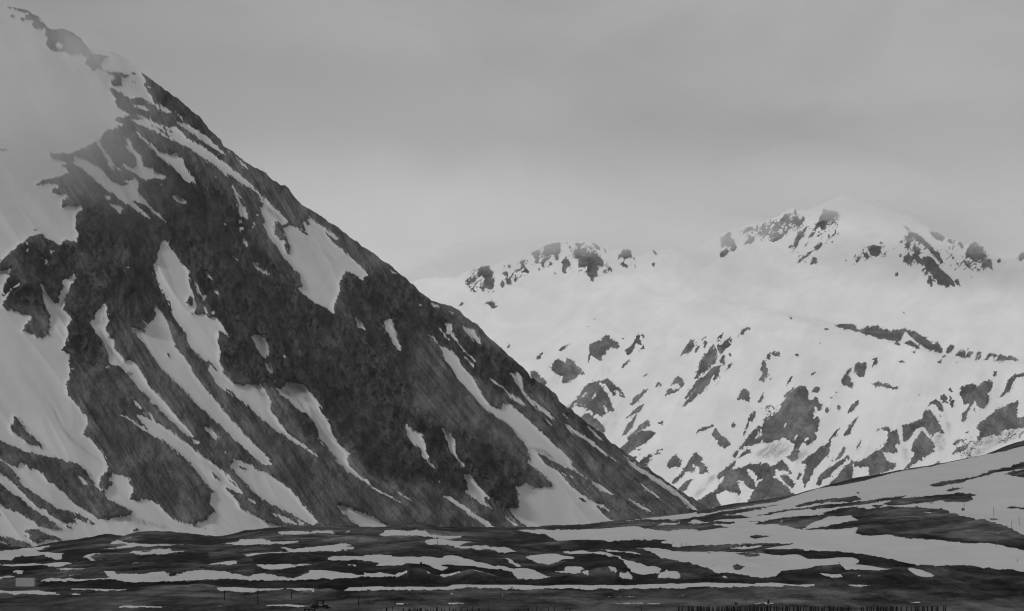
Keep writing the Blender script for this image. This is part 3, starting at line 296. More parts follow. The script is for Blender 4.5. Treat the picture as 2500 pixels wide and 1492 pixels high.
# valley floor and the low hill on the right: dark heath and painted pole shadows are 0, snow 1
VALLEY = [
 (1, '''R 70,215 300,207 580,200 740,208 1000,202 1240,185 1090,125 1300,100 1650,62 1830,35 T 0,640 200,608 600,545 900,452 1230,372 1580,310 1820,272 1900,250 2210,185 2330,160 2487,120 3000,0
   X 3400,1300 3400,1450 2560,1395 S 2487,590 2000,545 1500,520 1300,490 1050,440 850,410 350,380 0,385 R 2400,370 2100,380 2250,355 1900,362 1560,360 1530,345 1590,330 1440,330 1520,305 1100,325
   960,340 780,330 640,315 560,300 450,300 370,260 200,235'''),
 (1, '''R 1180,380 1510,393 1560,415 1850,415 2487,425 S 300,435 450,455 600,470 850,465 930,500 880,540 1060,545 1240,585 1000,588 800,585 700,555 560,545 400,590 200,595 130,650 0,665
   R 2350,655 2150,612 2000,610 1900,590 1700,540 1550,500 1450,470 1330,410'''),
 (0, 'R 180,190 600,170 800,150 1000,125 1150,125 1250,110 1450,115 1550,130 1650,130 1700,110 1880,150 2100,190 1950,210 1700,205 1560,210 1530,225 1300,205 1240,185 1000,202 740,208 580,200 300,207'),
 (0, 'R 1250,108 1500,110 1700,100 1800,75 2000,50 2160,20 2000,70 1850,100 1700,125 1500,125'), (0, 'R 1700,105 1900,95 2100,70 2200,60 2320,85 2100,92 1900,108 1750,112'),
 (1, 'R 1400,170 1450,150 1650,140 1560,160'), (1, 'R 1700,145 1760,115 1850,120 1890,155 1800,150'), (1, 'R 1310,142 1400,140 1380,146'),
 (0, 'R 1890,155 1930,130 2080,140 2160,148 2100,160 1980,160'), (0, 'R 2330,155 2400,135 2487,125 2487,165'), (0, 'R 2260,140 2350,125 2450,108 2380,135'),
 (0, 'T 0,625 180,578 560,528 740,493 880,455 700,505 560,545 400,572 200,608 0,640'), (0, 'T 920,450 1100,392 1250,357 1580,300 1830,268 1500,322 1300,380 1150,410 1000,430'), (0, 'T 2200,187 2320,135 2487,77 2600,40 2600,90 2487,120 2330,162'),
 (0, 'T 0,658 100,635 200,615 500,592 700,560 750,548 550,592 380,620 200,642'), (0, 'T 0,683 130,645 320,640 430,660 300,670 170,680 90,702'), (0, 'T 80,702 160,690 305,708 180,720'), (0, 'T -20,715 100,735 265,745 140,757 -20,762'),
 (0, 'T 735,573 830,545 950,520 1100,512 1200,510 1258,528 1150,550 1000,555 850,580'),
 (0, 'T 440,645 560,625 700,600 850,595 1000,570 1260,540 1450,520 1625,493 1560,520 1420,545 1300,560 1150,575 900,600 700,620 560,655'),
 (0, '''T 440,718 500,700 560,680 700,655 900,650 980,620 1100,590 1200,580 1300,600 1450,590 1650,590 1900,610 1960,630 2000,650 2200,700 2340,740 2487,790 2600,820 2600,940 2487,915 2400,900 2200,870 2000,862
   1800,832 1600,822 1450,797 1200,787 1230,757 1050,767 850,757 790,742 600,722'''),
 (1, 'T 870,710 950,675 1000,650 1180,640 1180,655 1240,680 1050,712 1000,735 850,742 800,738'), (1, 'T 620,700 680,685 640,690'), (1, 'T 700,655 850,630 1000,640 850,645'), (1, 'T 1730,622 1792,632 1760,635'), (1, 'T 2270,775 2310,778 2290,782'),
 (0, 'T 1415,565 1500,530 1700,510 1750,490 1850,483 2000,465 2060,480 2152,490 2080,500 2112,520 2050,545 1900,550 1860,538 1780,560 1600,575 1450,578'), (1, 'T 1600,565 1700,555 1660,562'),
 (0, 'T 1700,575 1830,562 1820,570'), (0, 'T 1320,580 1370,567 1430,578 1380,592'),
 (0, 'T 1755,430 1850,392 2000,370 2150,342 2250,310 2400,270 2487,243 2600,220 2600,290 2487,292 2300,312 2200,342 2000,392 1850,432'), (0, 'T 2333,335 2400,310 2487,298 2600,290 2600,360 2487,362 2380,352'),
 (0, 'T 1885,457 1950,437 2042,432 1930,460'), (0, 'T 1210,475 1258,472 1230,484'), (0, 'T 2355,588 2400,578 2460,582 2600,640 2487,620 2440,600'), (0, 'T 400,820 440,805 500,808 592,802 500,822 450,830'),
 (0, 'T 0,880 300,875 450,862 760,852 600,885 520,897 250,900 0,905'), (1, 'T 240,893 360,880 510,875 460,890'), (0, 'T 295,945 340,930 480,933 492,945 380,962'), (0, 'T 268,1047 310,1030 382,1042 320,1060'), (0, 'T 65,943 100,937 132,942 100,948'),
 (0, 'T 2005,607 2030,598 2050,608 2030,613'), (0, 'T 2218,694 2260,687 2307,695 2250,701'), (0, 'T 1890,597 1945,597 1920,601'), (0, 'T 2210,567 2222,567 2215,571'), (0, 'R 1870,440 1910,432 1955,440 1910,448'),  # includes cast shadows of hill poles, painted in as bare ground
 (0, 'R 2150,445 2200,428 2400,432 2390,450 2310,463 2200,458'), (0, 'R 2125,570 2170,550 2265,560 2200,588 2150,590'), (0, 'R 1940,567 1965,566 1950,573'), (0, 'R 1775,320 1815,320'), (0, 'R 2290,280 2340,268 2430,290 2350,298'),
 (0, 'S 700,516 770,514 735,524'), (0, 'S 350,440 560,460 590,475 450,460'),
 (1, 'P -3000,500 -1000,440 0,425 100,410 220,385 380,375 515,355 450,375 340,410 430,420 620,428 580,470 530,480 440,470 300,462 190,460 80,500 0,490 -1500,520'), (0, 'P -800,400 -10,402 120,402 30,418 -800,420'),
 (1, 'P -2500,540 0,530 300,530 490,525 535,515 520,528 690,530 640,545 560,565 420,555 0,543 -2500,560'), (1, 'P 525,585 700,578 815,578 780,588 600,592'), (1, 'P 105,618 150,608 225,608 195,628'), (1, 'P -800,650 0,655 60,648 150,650 100,670 60,678 0,684 -800,690'),
 (1, 'P -800,760 0,780 90,788 200,784 350,783 430,795 540,803 520,812 590,820 420,820 120,822 0,802 -800,790'), (1, 'P 1010,338 1080,315 1150,308 1160,318 1210,325 1310,328 1370,338 1760,355 1560,363 1200,374 900,387 1100,368 1220,345 1180,335'),
 (1, 'P 1178,287 1280,275 1220,290'), (1, 'P 785,462 840,430 1005,416 900,440 845,465 900,474 1065,475 950,482 880,485'), (1, 'P 1218,413 1270,393 1345,398 1340,408 1415,405 1440,385 1500,378 1620,380 1628,408 1985,412 1600,427 1350,427'),
 (1, 'P 1962,543 2100,520 2180,514 2255,520 2250,530 2180,545'), (1, 'P 2125,347 2260,330 2270,305 2400,298 2487,308 Q 120,318 480,314 300,337 0,352 P 2200,352'),
 (1, 'P 2310,442 2400,430 2487,430 Q 320,430 345,415 250,380 300,378 360,403 590,375 700,350 820,331 935,342 880,375 985,385 920,400 700,415 480,432 200,452 0,462 P 2350,462'), (0, 'Q 870,378 940,345 905,375'),
 (1, '''P 978,614 1095,612 1090,628 1350,635 1440,622 1560,622 1620,640 1690,632 1800,620 2280,620 2330,650 2360,665 2400,638 Q 0,635 280,655 390,661 520,635 525,610 800,623 920,633 1000,655 1045,652 1040,626 1150,635
   1180,618 1330,652 1370,618 1420,616 1450,645 1455,676 1200,674 600,674 0,687 P 2100,687 1800,692 1500,707 1200,704 1080,690 960,687 700,692 380,700 480,682 740,675 940,670 1005,682 1045,658'''),
 (1, 'P 625,768 900,765 1100,772 1305,775 1100,782 1000,790 850,780'), (1, 'P 655,818 710,813 772,818 710,824'), (1, 'P 620,650 700,643 788,645 700,652'), (1, 'P 2058,772 2220,753 2487,762 Q 235,765 280,762 560,762 600,768 560,797 430,780 290,765 230,777 0,792 P 2100,790'),
 (1, 'P 1118,942 1180,928 1400,935 1605,947 1400,950 1150,950'), (1, 'P 1240,528 1300,523 1320,530 1270,535'), (1, 'P 2060,936 2120,938 2090,941'),
 (1, 'Q 218,234 360,225 500,228 740,226 745,238 788,243 600,250 440,263 260,257'), (1, 'Q 860,237 910,223 912,238'),
 (1, 'Q 1188,253 1250,222 1300,213 1450,224 1550,212 1620,218 1680,247 1850,265 1975,268 1950,286 1750,288 1570,281 1600,270 1400,272 1250,272'),
 (1, 'Q 1608,332 1700,300 1800,295 1930,288 1810,312 1900,322 2115,330 1990,345 1945,370 2180,365 2440,378 R 0,375 80,402 0,415 Q 2380,422 2250,392 2040,385 1850,360 1650,352'),
 (1, 'Q 8,550 200,543 560,550 400,563 300,575 230,587 100,577'), (1, 'Q 45,924 200,922 330,918 400,920 545,940 430,944 200,932'),
 (1, '''Q 693,487 750,472 900,460 1000,445 1100,430 1310,435 1300,442 1400,452 1650,450 1760,464 1810,450 1870,445 1950,460 2100,500 2300,542 2310,530 2400,550 2487,600 R 60,580 200,585 300,615 420,662 240,672 80,662 0,600
   Q 2487,657 2440,612 2370,590 2250,582 2180,560 2100,545 1850,540 1770,543 1790,560 1840,575 1790,607 1700,572 1620,530 1580,520 1460,540 1390,565 1160,547 1200,530 1080,510 940,500 850,492 740,507'''),
 (1, 'Q 1618,674 1700,650 1755,648 1780,630 1870,640 1965,672'), (1, 'Q 1978,670 2150,655 2200,640 2230,628 2270,628 2315,667 2100,670'), (1, 'Q 868,556 995,555 960,563'), (1, 'Q 2340,460 2420,480 2487,520 R 90,515 127,552 60,535 0,495 Q 2440,500'),
 (1, '''Q 843,782 900,755 1200,750 1310,757 1500,750 1840,755 1880,735 2487,733 R 300,738 600,735 1200,728 1230,720 1350,711 1700,714 2000,718 2300,733 2487,748 2600,752 2600,762 2487,760 2200,757 2000,765 1780,752 1600,765 1440,755
   1300,770 1200,758 1130,768 1100,758 1050,768 950,765 880,755 780,775 600,762 400,765 260,770 200,782 0,760 Q 2400,772 2000,762 1800,780 1000,782'''), (0, 'Q 1900,742 2080,742 1990,748'), (0, 'R 0,752 170,765 40,762'),
 (1, 'Q 1818,905 1900,900 2005,908 1900,912'), (1, 'Q 1280,910 1400,905 1520,908 1400,912'),
 (1, 'R 155,463 220,455 330,450 430,442 560,465 645,490 500,500 420,532 380,536 290,520 220,490'), (1, 'R 513,400 650,400 780,430 930,450 1050,468 1100,510 1260,530 1400,570 1452,595 1430,627 1190,627 1150,580 1130,540 1050,490 920,462 700,450 560,442'),
 (1, 'R 438,596 530,590 540,560 640,558 722,572 725,590 690,600 740,622 770,672 720,665 600,622 500,610'), (1, 'R 888,635 940,608 1010,640 1035,662 960,655'), (1, 'R 1050,662 1150,653 1197,670 1100,674'), (1, 'R 1418,672 1460,645 1507,598 1560,635 1635,660 1632,673'),
 (1, 'R 843,397 1000,408 1200,435 1290,460 1150,442 950,415'), (1, 'R 840,425 900,425 880,431'), (1, 'R 1000,911 1150,904 1300,908 1400,905 1495,910 1350,914 1200,915'), (1, 'R 900,834 1060,831 1120,835'), (1, 'R 1000,832 1230,829 1180,836'), (1, 'R 1280,831 1350,829'), (1, 'R 2030,642 2060,640 2085,668 2050,660'),
 (1, 'S 515,625 560,622 750,635 775,672 640,662'), (1, 'S 1370,615 1450,615 1550,632 1648,652 1580,663 1480,650'), (1, 'S -60,722 0,722 140,722 330,742 500,735 505,755 200,755 90,755 0,758 -60,752'), (1, 'S 800,733 930,728 1040,735 960,750 850,748'),
 (1, 'S 1358,905 1450,895 1592,890 1500,900'), (1, 'S -120,912 0,905 130,910 60,915'), (1, 'S 2190,615 2280,618 2240,622'), (1, 'S 890,652 950,655 920,660'), (1, 'S 1180,380 1180,380'), (1, 'P 2370,918 2480,922'), (1, 'S 1540,42 1610,50 1580,55'),
]
# ---------------------------------------------------------------- numeric helpers
def _hash(ix, iy, seed):
    h = (ix.astype(np.int64) * 374761393 + iy.astype(np.int64) * 668265263 + seed * 1274126177) & 0xFFFFFFFF
    h = ((h ^ (h >> 13)) * 1274126177) & 0xFFFFFFFF
    return ((h ^ (h >> 16)) & 0xFFFF) / 65535.0
def vnoise(x, y, seed=0):
    ix, iy = np.floor(x), np.floor(y); fx, fy = x - ix, y - iy
    fx = fx * fx * fx * (fx * (fx * 6 - 15) + 10); fy = fy * fy * fy * (fy * (fy * 6 - 15) + 10)
    a, b = _hash(ix, iy, seed), _hash(ix + 1, iy, seed); c, d = _hash(ix, iy + 1, seed), _hash(ix + 1, iy + 1, seed)
    return (a + (b - a) * fx) * (1 - fy) + (c + (d - c) * fx) * fy
def fbm(x, y, octv=4, seed=0, gain=0.5, ridged=False):
    s = np.zeros_like(x, dtype=float); amp = 1.0; tot = 0.0
    for o in range(octv):
        n = vnoise(x, y, seed + o * 17)
        if ridged: n = 1 - np.abs(2 * n - 1)
        s += amp * n; tot += amp; amp *= gain
        x, y = x * 2.03 + 5.1 + y * 0.31, y * 2.03 + 1.7 - x * 0.31
    return s / tot - 0.5
OX, OY, CW, CH = -960, -720, 4560, 2260              # survey canvas
def fill(img, pts, val):
    p = np.array(pts); x = p[:, 0] - OX; y = p[:, 1] - OY
    x2, y2 = np.roll(x, -1), np.roll(y, -1)
    for r in range(max(0, int(math.floor(y.min()))), min(CH - 1, int(math.ceil(y.max()))) + 1):
        yc = r + 0.5 - 1e-4
        m = (y <= yc) != (y2 <= yc)
        if not m.any():
            continue
        xs = np.sort(x[m] + (yc - y[m]) * (x2[m] - x[m]) / (y2[m] - y[m]))
        for a, b in zip(xs[0::2], xs[1::2]):
            i, j = int(round(a)), int(round(b))
            if j <= i and b - a > 0.25: j = i + 1
            if j > 0 and i < CW: img[r, max(i, 0):min(j, CW)] = val
def box(img, k):
    if k < 1: return img
    n = 2 * k + 1
    for ax in (0, 1):
        pad = [(0, 0), (0, 0)]; pad[ax] = (k + 1, k)
        c = np.cumsum(np.pad(img, pad, mode='edge'), axis=ax, dtype=np.float64)
        img = ((c[n:, :] - c[:-n, :]) if ax == 0 else (c[:, n:] - c[:, :-n])) / n
    return img.astype(np.float32)
def paint(layers, base=0.0, k=1, reps=1):
    img = np.full((CH, CW), base, np.float32)
    for v, s in layers: fill(img, trace(s), v)
    for _ in range(reps): img = box(img, k)
    return img
def sample(img, x, y):
    x = np.clip(x - OX - 0.5, 0, CW - 2); y = np.clip(y - OY - 0.5, 0, CH - 2)
    ix, iy = x.astype(int), y.astype(int); fx, fy = x - ix, y - iy
    return (img[iy, ix] * (1 - fx) + img[iy, ix + 1] * fx) * (1 - fy) + (img[iy + 1, ix] * (1 - fx) + img[iy + 1, ix + 1] * fx) * fy
def wobble(x, y, a1=2.6, s1=13.0, a2=1.3, s2=5.0, seed=3):
    dx = (fbm(x / s1, y / s1, 2, seed) * 2 * a1 + fbm(x / s2, y / s2, 2, seed + 50) * 2 * a2)
    dy = (fbm(x / s1 + 90, y / s1, 2, seed + 7) * 2 * a1 + fbm(x / s2, y / s2 + 70, 2, seed + 60) * 2 * a2)
    return x + dx, y + dy
def curve(poly, xs):
    p = np.array(poly); return np.interp(xs, p[:, 0], p[:, 1])
# ---------------------------------------------------------------- materials
def new_mat(name):
    m = bpy.data.materials.new(name); m.use_nodes = True; t = m.node_tree; t.nodes.clear()
    o = t.nodes.new('ShaderNodeOutputMaterial'); b = t.nodes.new('ShaderNodeBsdfPrincipled')
    t.links.new(b.outputs[0], o.inputs[0]); b.inputs['Roughness'].default_value = 0.9; b.inputs['Specular IOR Level'].default_value = 0.0
    return m, t, b
def attr(t, name):
    n = t.nodes.new('ShaderNodeAttribute'); n.attribute_name = name; return n
def mixf(t, fac, a, b):
    n = t.nodes.new('ShaderNodeMix'); n.data_type = 'FLOAT'
    for i, v in ((0, fac), (2, a), (3, b)):
        if isinstance(v, (int, float)): n.inputs[i].default_value = v
        else: t.links.new(v, n.inputs[i])
    return n.outputs[0]
def terrain_mat(name, snow_alb, rock, crag, size, edge=0.26, streak=(0.16, 0.012), streak_amt=0.45, bump=1.0, esize=1.0, thr=0.46, mot=1.0, fsize=2.6, runs=1.0):
    m, t, b = new_mat(name)
    flow = attr(t, 'flow').outputs['Vector']; sn = attr(t, 'snow').outputs['Fac']; dirt = attr(t, 'dirt').outputs['Fac']; cr = attr(t, 'crag').outputs['Fac']
    pos = t.nodes.new('ShaderNodeTexCoord').outputs['Object']
    e1 = noise_tex(t, flow, 1.0 / (2.4 * esize), 4, 0.7); e2 = noise_tex(t, flow, 1, 3, 0.65, 0.3, (1 / (1.6 * esize), 1 / (9.0 * esize), 1 / (1.6 * esize)))
    en = math_node(t, 'ADD', math_node(t, 'MULTIPLY', math_node(t, 'SUBTRACT', e1, 0.5), edge * 1.6), math_node(t, 'MULTIPLY', math_node(t, 'SUBTRACT', e2, 0.5), edge * 1.3))
    sf = maprange(t, math_node(t, 'ADD', sn, en), thr - 0.05, thr + 0.05, 0, 1, True)
    sf = math_node(t, 'MULTIPLY', sf, maprange(t, sn, 0.05, 0.14, 0, 1)); sf = math_node(t, 'MAXIMUM', sf, maprange(t, sn, 0.88, 0.97, 0, 1))
    # bare ground: crags against scree, streaks down the fall line, blotches of heath
    st = noise_tex(t, flow, 1, 5, 0.72, 0.15, (streak[0] / size, streak[1] / size, 0.02 / size))
    st2 = noise_tex(t, flow, 1, 4, 0.62, 0.3, (streak[0] * 0.3 / size, streak[1] * 0.7 / size, 0.01 / size))
    bl = noise_tex(t, flow, 1 / (46.0 * size), 5, 0.62, 0.8)
    mo = noise_tex(t, flow, 1, 6, 0.7, 0.6, (1 / (15.0 * size), 1 / (21.0 * size), 1 / (15.0 * size)))
    fine = noise_tex(t, flow, 1 / (fsize * size), 5, 0.8)
    c0 = mixf(t, cr, rock, crag); wk = mixf(t, cr, 1.0, 0.35); wm = mixf(t, cr, 0.45, 1.0)
    k = math_node(t, 'ADD', math_node(t, 'MULTIPLY', maprange(t, st, 0.34, 0.66, -streak_amt, streak_amt), wk), math_node(t, 'MULTIPLY', maprange(t, st2, 0.35, 0.65, -streak_amt * .7, streak_amt * .7), wk))
    k = math_node(t, 'ADD', k, math_node(t, 'MULTIPLY', maprange(t, mo, 0.38, 0.62, -0.55, 0.75), wm))
    ck = noise_tex(t, flow, 1, 4, 0.6, 1.5, (1 / (11.0 * size), 1 / (24.0 * size), 1 / (11.0 * size)))
    ck = math_node(t, 'ABSOLUTE', math_node(t, 'SUBTRACT', ck, 0.5))
    k = math_node(t, 'SUBTRACT', k, math_node(t, 'MULTIPLY', maprange(t, ck, 0.0, 0.035, 0.55, 0.0), cr))
    k = math_node(t, 'ADD', k, maprange(t, fine, 0.34, 0.66, -0.42, 0.42)); k = math_node(t, 'ADD', k, 1.0)
    k = math_node(t, 'MULTIPLY', k, maprange(t, bl, 0.36, 0.64, 0.66, 1.45, True))
    rockc = math_node(t, 'MULTIPLY', c0, math_node(t, 'MAXIMUM', k, 0.22))
    sn1 = noise_tex(t, flow, 1, 4, 0.55, 0.3, (1 / (30.0 * size), 1 / (120.0 * size), 1 / (30.0 * size)))
    sn2 = noise_tex(t, flow, 1, 3, 0.6, 0.1, (1 / (7.0 * size), 1 / (90.0 * size), 1 / (7.0 * size)))
    snowc = math_node(t, 'MULTIPLY', snow_alb, math_node(t, 'MULTIPLY', maprange(t, sn1, 0.3, 0.7, 1 - 0.05 * mot, 1 + 0.03 * mot), maprange(t, sn2, 0.3, 0.7, 1 - 0.02 * mot, 1 + 0.015 * mot)))
    rn = noise_tex(t, flow, 1, 3, 0.5, 0.25, (1 / (5.0 * size), 1 / (170.0 * size), 0.003))
    snowc = math_node(t, 'MULTIPLY', snowc, maprange(t, rn, 0.58, 0.72, 1.0, 1 - 0.045 * runs, True))
    ws = noise_tex(t, flow, 1 / (60.0 * size), 4, 0.6, 1.0); snowc = math_node(t, 'MULTIPLY', snowc, maprange(t, ws, 0.36, 0.64, 1 - 0.05 * mot, 1 + 0.03 * mot))  # broad noise paints soft fold shading into the snow colour
    dn = noise_tex(t, flow, 1, 5, 0.7, 0.5, (1 / (5.0 * size), 1 / (28.0 * size), 1 / (5.0 * size)))
    df = math_node(t, 'MULTIPLY', dirt, maprange(t, dn, 0.35, 0.65, 0.1, 0.85, True))
    snowc = mixf(t, df, snowc, rock * 2.6)
    c = mixf(t, sf, rockc, snowc)
    rgb = t.nodes.new('ShaderNodeCombineColor')
    for i in range(3): t.links.new(c, rgb.inputs[i])
    t.links.new(rgb.outputs[0], b.inputs['Base Color'])
    bp = t.nodes.new('ShaderNodeBump'); bp.inputs['Distance'].default_value = 2.2 * size * bump
    hgt = math_node(t, 'ADD', math_node(t, 'MULTIPLY', noise_tex(t, flow, 1 / (7.0 * size), 6, 0.7), math_node(t, 'SUBTRACT', 1.0, math_node(t, 'MULTIPLY', sf, 0.96))), math_node(t, 'MULTIPLY', sf, 0.05))
    t.links.new(hgt, bp.inputs['Height']); bp.inputs['Strength'].default_value = 0.7; t.links.new(bp.outputs[0], b.inputs['Normal'])
    return m

# ---------------------------------------------------------------- terrain
def to_world(px, py, D):
    return np.stack([(px - CX) / FOC * D, D, EYE + (HY - py) / FOC * D], -1)
def grid_mesh(name, P, mat, atts, label=None):
    nr, nc = P.shape[:2]
    me = bpy.data.meshes.new(name); me.vertices.add(nr * nc); me.vertices.foreach_set('co', P.reshape(-1).astype(np.float32))
    i = np.arange((nr - 1) * (nc - 1)); r, c = i // (nc - 1), i % (nc - 1); a = r * nc + c
    q = np.stack([a, a + nc, a + nc + 1, a + 1], -1).reshape(-1).astype(np.int32)
    me.loops.add(len(q)); me.loops.foreach_set('vertex_index', q)
    me.polygons.add(len(i)); me.polygons.foreach_set('loop_start', (np.arange(len(i)) * 4).astype(np.int32))
    try: me.polygons.foreach_set('loop_total', np.full(len(i), 4, np.int32))
    except Exception: pass
    me.update(calc_edges=True); me.polygons.foreach_set('use_smooth', np.ones(len(i), bool))
    for k, v in atts.items():
        if v.ndim == 3:
            at = me.attributes.new(k, 'FLOAT_VECTOR', 'POINT'); at.data.foreach_set('vector', v.reshape(-1).astype(np.float32))
        else:
            at = me.attributes.new(k, 'FLOAT', 'POINT'); at.data.foreach_set('value', v.reshape(-1).astype(np.float32))
    me.materials.append(mat)
    o = bpy.data.objects.new(name, me); col.objects.link(o); o['kind'] = 'structure'
    if label: o['label'] = label
    return o

def columns(x0, a, b, x1, step, coarse):
    return np.concatenate([np.arange(x0, a, coarse), np.arange(a, b, step), np.arange(b, x1 + coarse, coarse)])

# --- the near mountain: an inclined face (contours run right and away, fall line to the right and towards the camera)
AL, BE = R(39), R(33)
NV = np.array([math.sin(AL) * math.sin(BE), -math.cos(AL) * math.sin(BE), math.cos(BE)])
P0 = np.array([-CX / FOC * 2150, 2150, -130 / FOC * 2150.0])
def face_depth(px, py):
    rx, rz = (px - CX) / FOC, (HY - py) / FOC
    return (P0 @ NV) / (rx * NV[0] + NV[1] + rz * NV[2])
near_m = paint(NEAR, 0, 1, 0)
near_m = near_m * 0.2 + box(near_m, 2) * 0.8
near_wide = box(box(near_m, 5), 5)
near_dirt = box(box(paint([(1, s) for s in DIRT_NEAR], 0, 2, 1), 3), 2)
CRAG = ['X 190,480 300,500 470,760 370,780 290,790 230,900 165,880 130,760 0,720 0,640 80,580 190,590', 'X 300,300 560,470 700,690 830,770 1000,1000 1200,1080 1290,1130 1260,1200 1250,1250 1150,1200 900,1150 760,950 640,930 540,900 520,760 430,620 250,480 190,400 250,320',
        'X 830,680 960,650 1050,740 1150,820 1280,900 1300,1000 1200,950 1100,860 1010,800 1000,1000 850,770', 'X 690,990 780,1000 840,1100 760,1060', 'X 20,150 260,60 300,200 200,180', 'X 370,180 520,330 500,340 380,250', 'X 1180,800 1380,980 1500,1090 1440,1060 1250,900']
crag_m = box(box(box(paint([(1, s) for s in CRAG], 0, 8, 1), 14), 10), 6)
xs = columns(-900, -100, 1745, 1960, 1.9, 12)
yr = curve(RIDGE_NEAR, xs); yr = yr + (fbm(xs / 9.0, xs * 0 + 2, 3, 5) * 7.0 + fbm(xs / 3.5, xs * 0 + 9, 2, 6) * 2.2) * np.clip((xs - 340) / 60, 0.3, 1)
yb = np.maximum(curve(CREST, xs) + 26, yr + 18)
NRW = 560
s = np.linspace(0, 1, NRW)[:, None]
PX = np.repeat(xs[None, :], NRW, 0); PY = yr[None, :] + (yb - yr)[None, :] * s
D = face_depth(PX, PY); Wp = to_world(PX, PY, D)
# fall lines fan out over the face: steep on the left, easing to the right where the ridge runs down
xt = np.arange(-1000, 2400, 4.0); th_ = np.interp(xt, [-200, 250, 800, 1500, 1800], [R(57), R(55), R(45), R(37), R(36)])
Yc, Sc = np.cumsum(np.tan(th_)) * 4.0, np.cumsum(1 / np.cos(th_)) * 4.0
thx = np.interp(PX, xt, th_); off_ = PY - np.interp(PX, xt, Yc)
U = off_ * np.cos(thx) * 0.47; V = (np.interp(PX, xt, Sc) + off_ * np.sin(thx)) * 0.47
wx, wy = wobble(PX, PY, 1.3, 11, 1.8, 4.2)
sn = sample(near_m, wx, wy); snw = sample(near_wide, PX, PY)
band = np.clip(4 * snw * (1 - snw), 0, 1) ** 1.3
A_, B_ = U / 0.47, V / 0.47                   # across and along the fall line in the survey
fk = fbm(A_ / 3.6, B_ / 19, 3, 301, 0.6) + 0.5 * fbm(A_ / 3.0, B_ / 5.0, 2, 305, 0.6)
sn = np.clip(sn + band * fk * 1.9 - 0.03 * band, 0, 1)
cg = np.clip(sample(crag_m, PX, PY) * 1.15, 0, 1)
g = fbm(U / 150 + V * 0.0006, V / 900, 3, 11, 0.5, True) * 30 * (1 - 0.75 * snw)
g += fbm(U / 55 + fbm(U / 90, V / 200, 2, 3), V / 260, 3, 21, 0.55, True) * (11 + 22 * cg) * (1 - 0.6 * np.clip(snw * 1.2, 0, 1))
rough = (0.22 + 0.78 * cg) * (1 - np.clip(sn * 0.6 + snw * 0.6, 0, 1) * 0.97)
g += (fbm(U / 24, V / 80, 3, 33, 0.6, True) * 9 + fbm(U / 22, V / 27, 4, 31, 0.6, True) * 17 + fbm(U / 9, V / 14, 3, 41, 0.6) * 9) * rough
g += -snw * 1.5                                          # snow lies in the gullies
P = to_world(PX, PY, D - g * 1.7)
# the far side of the ridge
back = []
for dd, dz in ((18, -9), (60, -34), (160, -100), (400, -270), (900, -620), (1500, -900)):
    q = P[0].copy(); q[:, 0] += dd * -0.35; q[:, 1] += dd; q[:, 2] = np.maximum(q[:, 2] + dz, -30); back.append(q)
nb = len(back); P = np.concatenate([np.stack(back[::-1]), P], 0)
ext = lambda a: np.concatenate([np.repeat(a[:1], nb, 0), a], 0)
sn_, dt_, cg_ = ext(sn), ext(sample(near_dirt, PX, PY)), ext(cg)
flow = np.stack([ext(U), ext(V), ext(g)], -1)
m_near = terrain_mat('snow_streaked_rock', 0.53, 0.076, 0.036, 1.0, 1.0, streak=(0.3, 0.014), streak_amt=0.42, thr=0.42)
grid_mesh('mountain', P, m_near, dict(snow=sn_, dirt=dt_, crag=cg_, flow=flow), 'steep dark mountain with long snow gullies rising into cloud on the left')

# --- the far range
far_m = paint(FAR, 1.0, 1, 0); far_m = far_m * 0.25 + box(far_m, 2) * 0.75; far_wide = box(box(far_m, 6), 5)
far_dirt = box(box(paint([(1, s_) for s_ in DIRT_FAR], 0, 2, 1), 4), 3)
xs = columns(500, 940, 2640, 3500, 2.2, 14)
yr = curve(RIDGE_FAR, xs) + fbm(xs / 14, xs * 0, 3, 8) * 7; yb = np.maximum(curve(CREST, xs), 1000) + 40
NRW = 350
s = np.linspace(0, 1, NRW)[:, None]
PX = np.repeat(xs[None, :], NRW, 0); PY = yr[None, :] + (yb - yr)[None, :] * s
yt = (PY - 560) / (1300 - 560.0)
D = 1 / (1 / 7500.0 + (1 / 5400.0 - 1 / 7500.0) * yt)
lip = np.interp(PX, [1700, 2035, 2120, 2230, 2300, 2400, 2489, 2700], [720, 796, 818, 838, 862, 882, 880, 885])
stp = 1 / (1 + np.exp(-(lip - PY) / 3.0)) * (0.5 - 0.5 * np.cos(np.pi * np.clip((PX - 1500) / 700, 0, 1))); D = D + 200 * stp
Wp = to_world(PX, PY, D)
low = np.clip((PY - 700) / 250, 0.15, 1)
wx, wy = wobble(PX, PY, 0.9, 11, 1.3, 4)
sn = sample(far_m, wx, wy); snw = sample(far_wide, PX, PY)
band = np.clip(4 * snw * (1 - snw), 0, 1)
A_, B_ = PX * 0.80 + PY * 0.6, PX * 0.6 - PY * 0.80
fk = fbm(A_ / 3.6, B_ / 18, 3, 401, 0.6) + 0.6 * fbm(A_ / 3.2, B_ / 4.5, 2, 405, 0.6)
sn = np.clip(sn + band * fk * 1.8, 0, 1)
